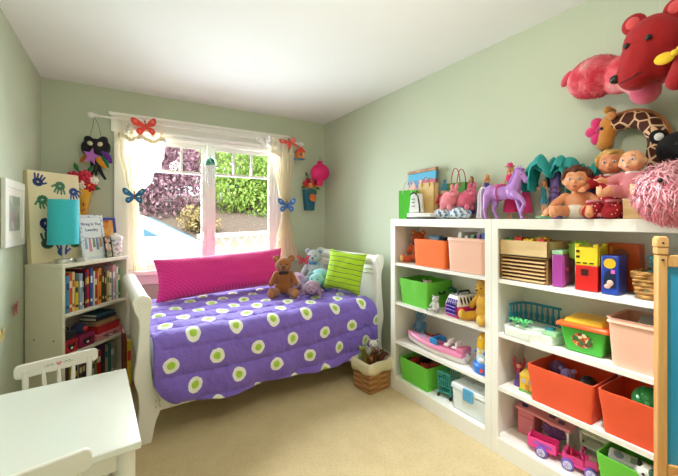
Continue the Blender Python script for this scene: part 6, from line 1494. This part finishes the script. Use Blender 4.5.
# plush toys hung from the ceiling on threads, above the shelf
def hang(o, p):
    z = o.location.z; MB().cyl(p, (p[0], p[1], ZC-z), .0008, n=5).build('hanging_thread', STRING, o)
def twofur():
    t = NT('pink_red_fur'); n = t.noise(11, 5); t.base(t.ramp(n.outputs[0], [(.36, '#dc2f46'), (.5, '#ec6f7c'), (.68, '#f6b9b8')])); t.p.inputs['Roughness'].default_value = .95
    t.bump(t.noise(240, 4).outputs[0], .8, .006); return t.m
PR = twofur()
o = thing('fluffy_plush', 'pink and red furry plush hanging above the giraffe', 'plush toy', (1.93, .715, 1.86), -90)
b = MB(); b.ball((-.05, 0, .125), (.118, .075, .098)); b.ball((.05, 0, .10), (.08, .07, .085)); b.ball((-.06, 0, .15), (.06, .06, .06)); b.cap((.10, -.02, .06), (.15, -.03, .0), .05, .05); b.cap((.18, 0, .08), (.30, 0, .03), .05, .05); b.fuse('body', PR, o, .009, 3)
fu = fluff(o, 'fur', (-.045, 0, .125), (.116, .075, .096), PR, 2600, .022, 11, .3, .5, .002); fu['kind'] = 'stuff'
MB().ball((-.165, -.01, .155), (.02, .022, .042), rot=(0, 35, 0)).build('tail', plushm('#d8485e'), o)
lg = MB().ball((.155, -.04, -.015), (.055, .05, .055)); lg.cap((.19, -.02, .06), (.24, -.02, .04), .04, .04); lg.fuse('leg', plushm('#e0607e'), o, .008, 3)
hang(o, (0, 0, .2))
RDm = mat('red_velvet_plush', '#9c040c', .85, .12, 18, .4, 260, sheen=.08)
o = thing('plush_toy', 'big red plush animal with round ears hanging over the pink furry plush', 'plush toy', (1.79, .505, 1.80), -90)
b = MB(); b.ball((0, 0, .205), (.10, .085, .105)); b.cap((-.02, -.01, .16), (-.048, -.022, .092), .085, .068); b.ball((.02, 0, .12), (.07, .06, .07)); b.fuse('head', RDm, o, .008, 5)
b = MB(); b.ball((.16, .03, .10), (.11, .10, .13)); b.ball((.22, .03, .04), (.09, .09, .09)); b.cap((.10, -.04, .08), (.09, -.09, .0), .035, .035); b.fuse('body', RDm, o, .010, 4)
for x, y, z in ((-.055, -.02, .295), (.075, -.02, .295)):
    e = MB().ball((x, y, z), (.042, .022, .042)).build('ear', RDm, o); MB().ball((x, y-.016, z), (.024, .01, .024)).build('inner_ear', plushm('#d84a4a'), o)
for x in (-.062, .01): MB().ball((x, -.088 if x > -.03 else -.075, .195), .011, n=14, m=9).build('eye', BLACK, o)
MB().ball((-.108, -.05, .082), (.02, .022, .018)).build('nose', BLACK, o)
MB().tube([(-.08, -.081, .05), (-.045, -.0915, .055), (-.01, -.086, .07)], .0025, 5).build('mouth', BLACK, o)
k = MB()
for sx in (-1, 1): k.ball((.085+sx*.03, -.085, .105+sx*.008), (.03, .012, .022))
k.ball((.085, -.09, .105), .012); k.build('bow', cloth('#e8c02a'), o)
hang(o, (.02, 0, .3))

# ------------------------------------------------------------------ easel
PW = wood('easel_pine', '#cb9253', '#dba96a', (12, 12, 1.5)); 
o = thing('easel', 'wooden children easel with blue board at the right edge', 'easel', (1.632, .441, 0), -52)
W_ = .5
for x in (0, W_):
    p = MB().span((x-.015, -.015, 0), (x+.015, .015, 1.172)).build('post', PW, o, bevel=.004)
    MB().span((x-.0165, -.0165, 1.174), (x+.0165, .0165, 1.2)).prism([(x-.018, 1.2), (x+.018, 1.2), (x+.018, 1.226), (x+.012, 1.238), (x-.012, 1.238), (x-.018, 1.226)], -.018, .018, FX).build('hinge_block', PW, o, bevel=.003)
    for z in (1.155, 1.215): MB().cyl((x, -.0195, z), (x, -.012, z), .0036, n=12).build('bolt', BLACK, o)
for z0, z1 in ((1.13, 1.172), (.385, .43)): MB().span((.015, -.012, z0), (W_-.015, .012, z1)).build('rail', PW, o, bevel=.003)
MB().span((.015, -.004, .43), (W_-.015, .006, 1.13)).build('board', mat('blue_board', '#2a8fb8', .35, .03), o, smooth=0)
MB().span((.03, -.10, .39), (W_-.03, -.018, .405)).span((.03, -.10, .405), (W_-.03, -.09, .43)).build('tray', PW, o, bevel=.002)
for x in (.03, W_-.03): MB().span((x-.015, .028, 0), (x+.015, .048, 1.16)).build('rear_leg', PW, o, bevel=.003)

# ------------------------------------------------------------------ light
w = bpy.data.worlds.new('sky'); SC.world = w; w.use_nodes = True
bg = w.node_tree.nodes['Background']; bg.inputs[0].default_value = (.86, .93, 1, 1); bg.inputs[1].default_value = SKY
sun = bpy.data.lights.new('sun', 'SUN'); sun.energy = SUN; sun.angle = R(2); sun.color = (1, .96, .88)
so = bpy.data.objects.new('sun', sun); COL.objects.link(so); so.rotation_euler = Vector((.45, .55, -.75)).to_track_quat('-Z', 'Y').to_euler()
def area(name, loc, aim, sx, sy, e, col):
    l = bpy.data.lights.new(name, 'AREA'); l.shape = 'RECTANGLE'; l.size = sx; l.size_y = sy; l.energy = e; l.color = col
    o_ = bpy.data.objects.new(name, l); COL.objects.link(o_); o_.location = loc; o_.rotation_euler = (Vector(aim)-Vector(loc)).to_track_quat('-Z', 'Y').to_euler(); return o_
pl = bpy.data.lights.new('warm_fill', 'POINT'); pl.energy = WARM_FILL; pl.shadow_soft_size = .1; pl.color = (1, .93, .84)  # added warm fill with no fixture, lifts the room and right wall
plo = bpy.data.objects.new('warm_fill', pl); COL.objects.link(plo); plo.location = (.75, .8, 2.2)
spl = bpy.data.lights.new('floor_pool_spot', 'SPOT'); spl.energy = SPOT; spl.spot_size = R(56); spl.spot_blend = .35; spl.shadow_soft_size = .06; spl.color = (.93, .97, 1)  # added spot with no fitting, imitates a cool daylight pool on the floor
spo = bpy.data.objects.new('floor_pool_spot', spl); COL.objects.link(spo); spo.location = (1.15, .55, 2.42); spo.rotation_euler = (Vector((1.2, .72, 0))-Vector((1.15, .55, 2.42))).to_track_quat('-Z', 'Y').to_euler()
for args in REAR_FILLS: area(*args)
portal = area('window_daylight', (.73, YB+.14, 1.45), (.80, 0, .55), 1.36, 1.2, PORT, (.86, .94, 1)); portal.data.spread = R(130)
SC.view_settings.view_transform = 'Standard'; SC.view_settings.look = 'None'; SC.view_settings.gamma = 1; SC.view_settings.use_curve_mapping = False
SC.view_settings.exposure = EXPO
SC.cycles.max_bounces = 10; SC.cycles.diffuse_bounces = 6; SC.cycles.transparent_max_bounces = 16
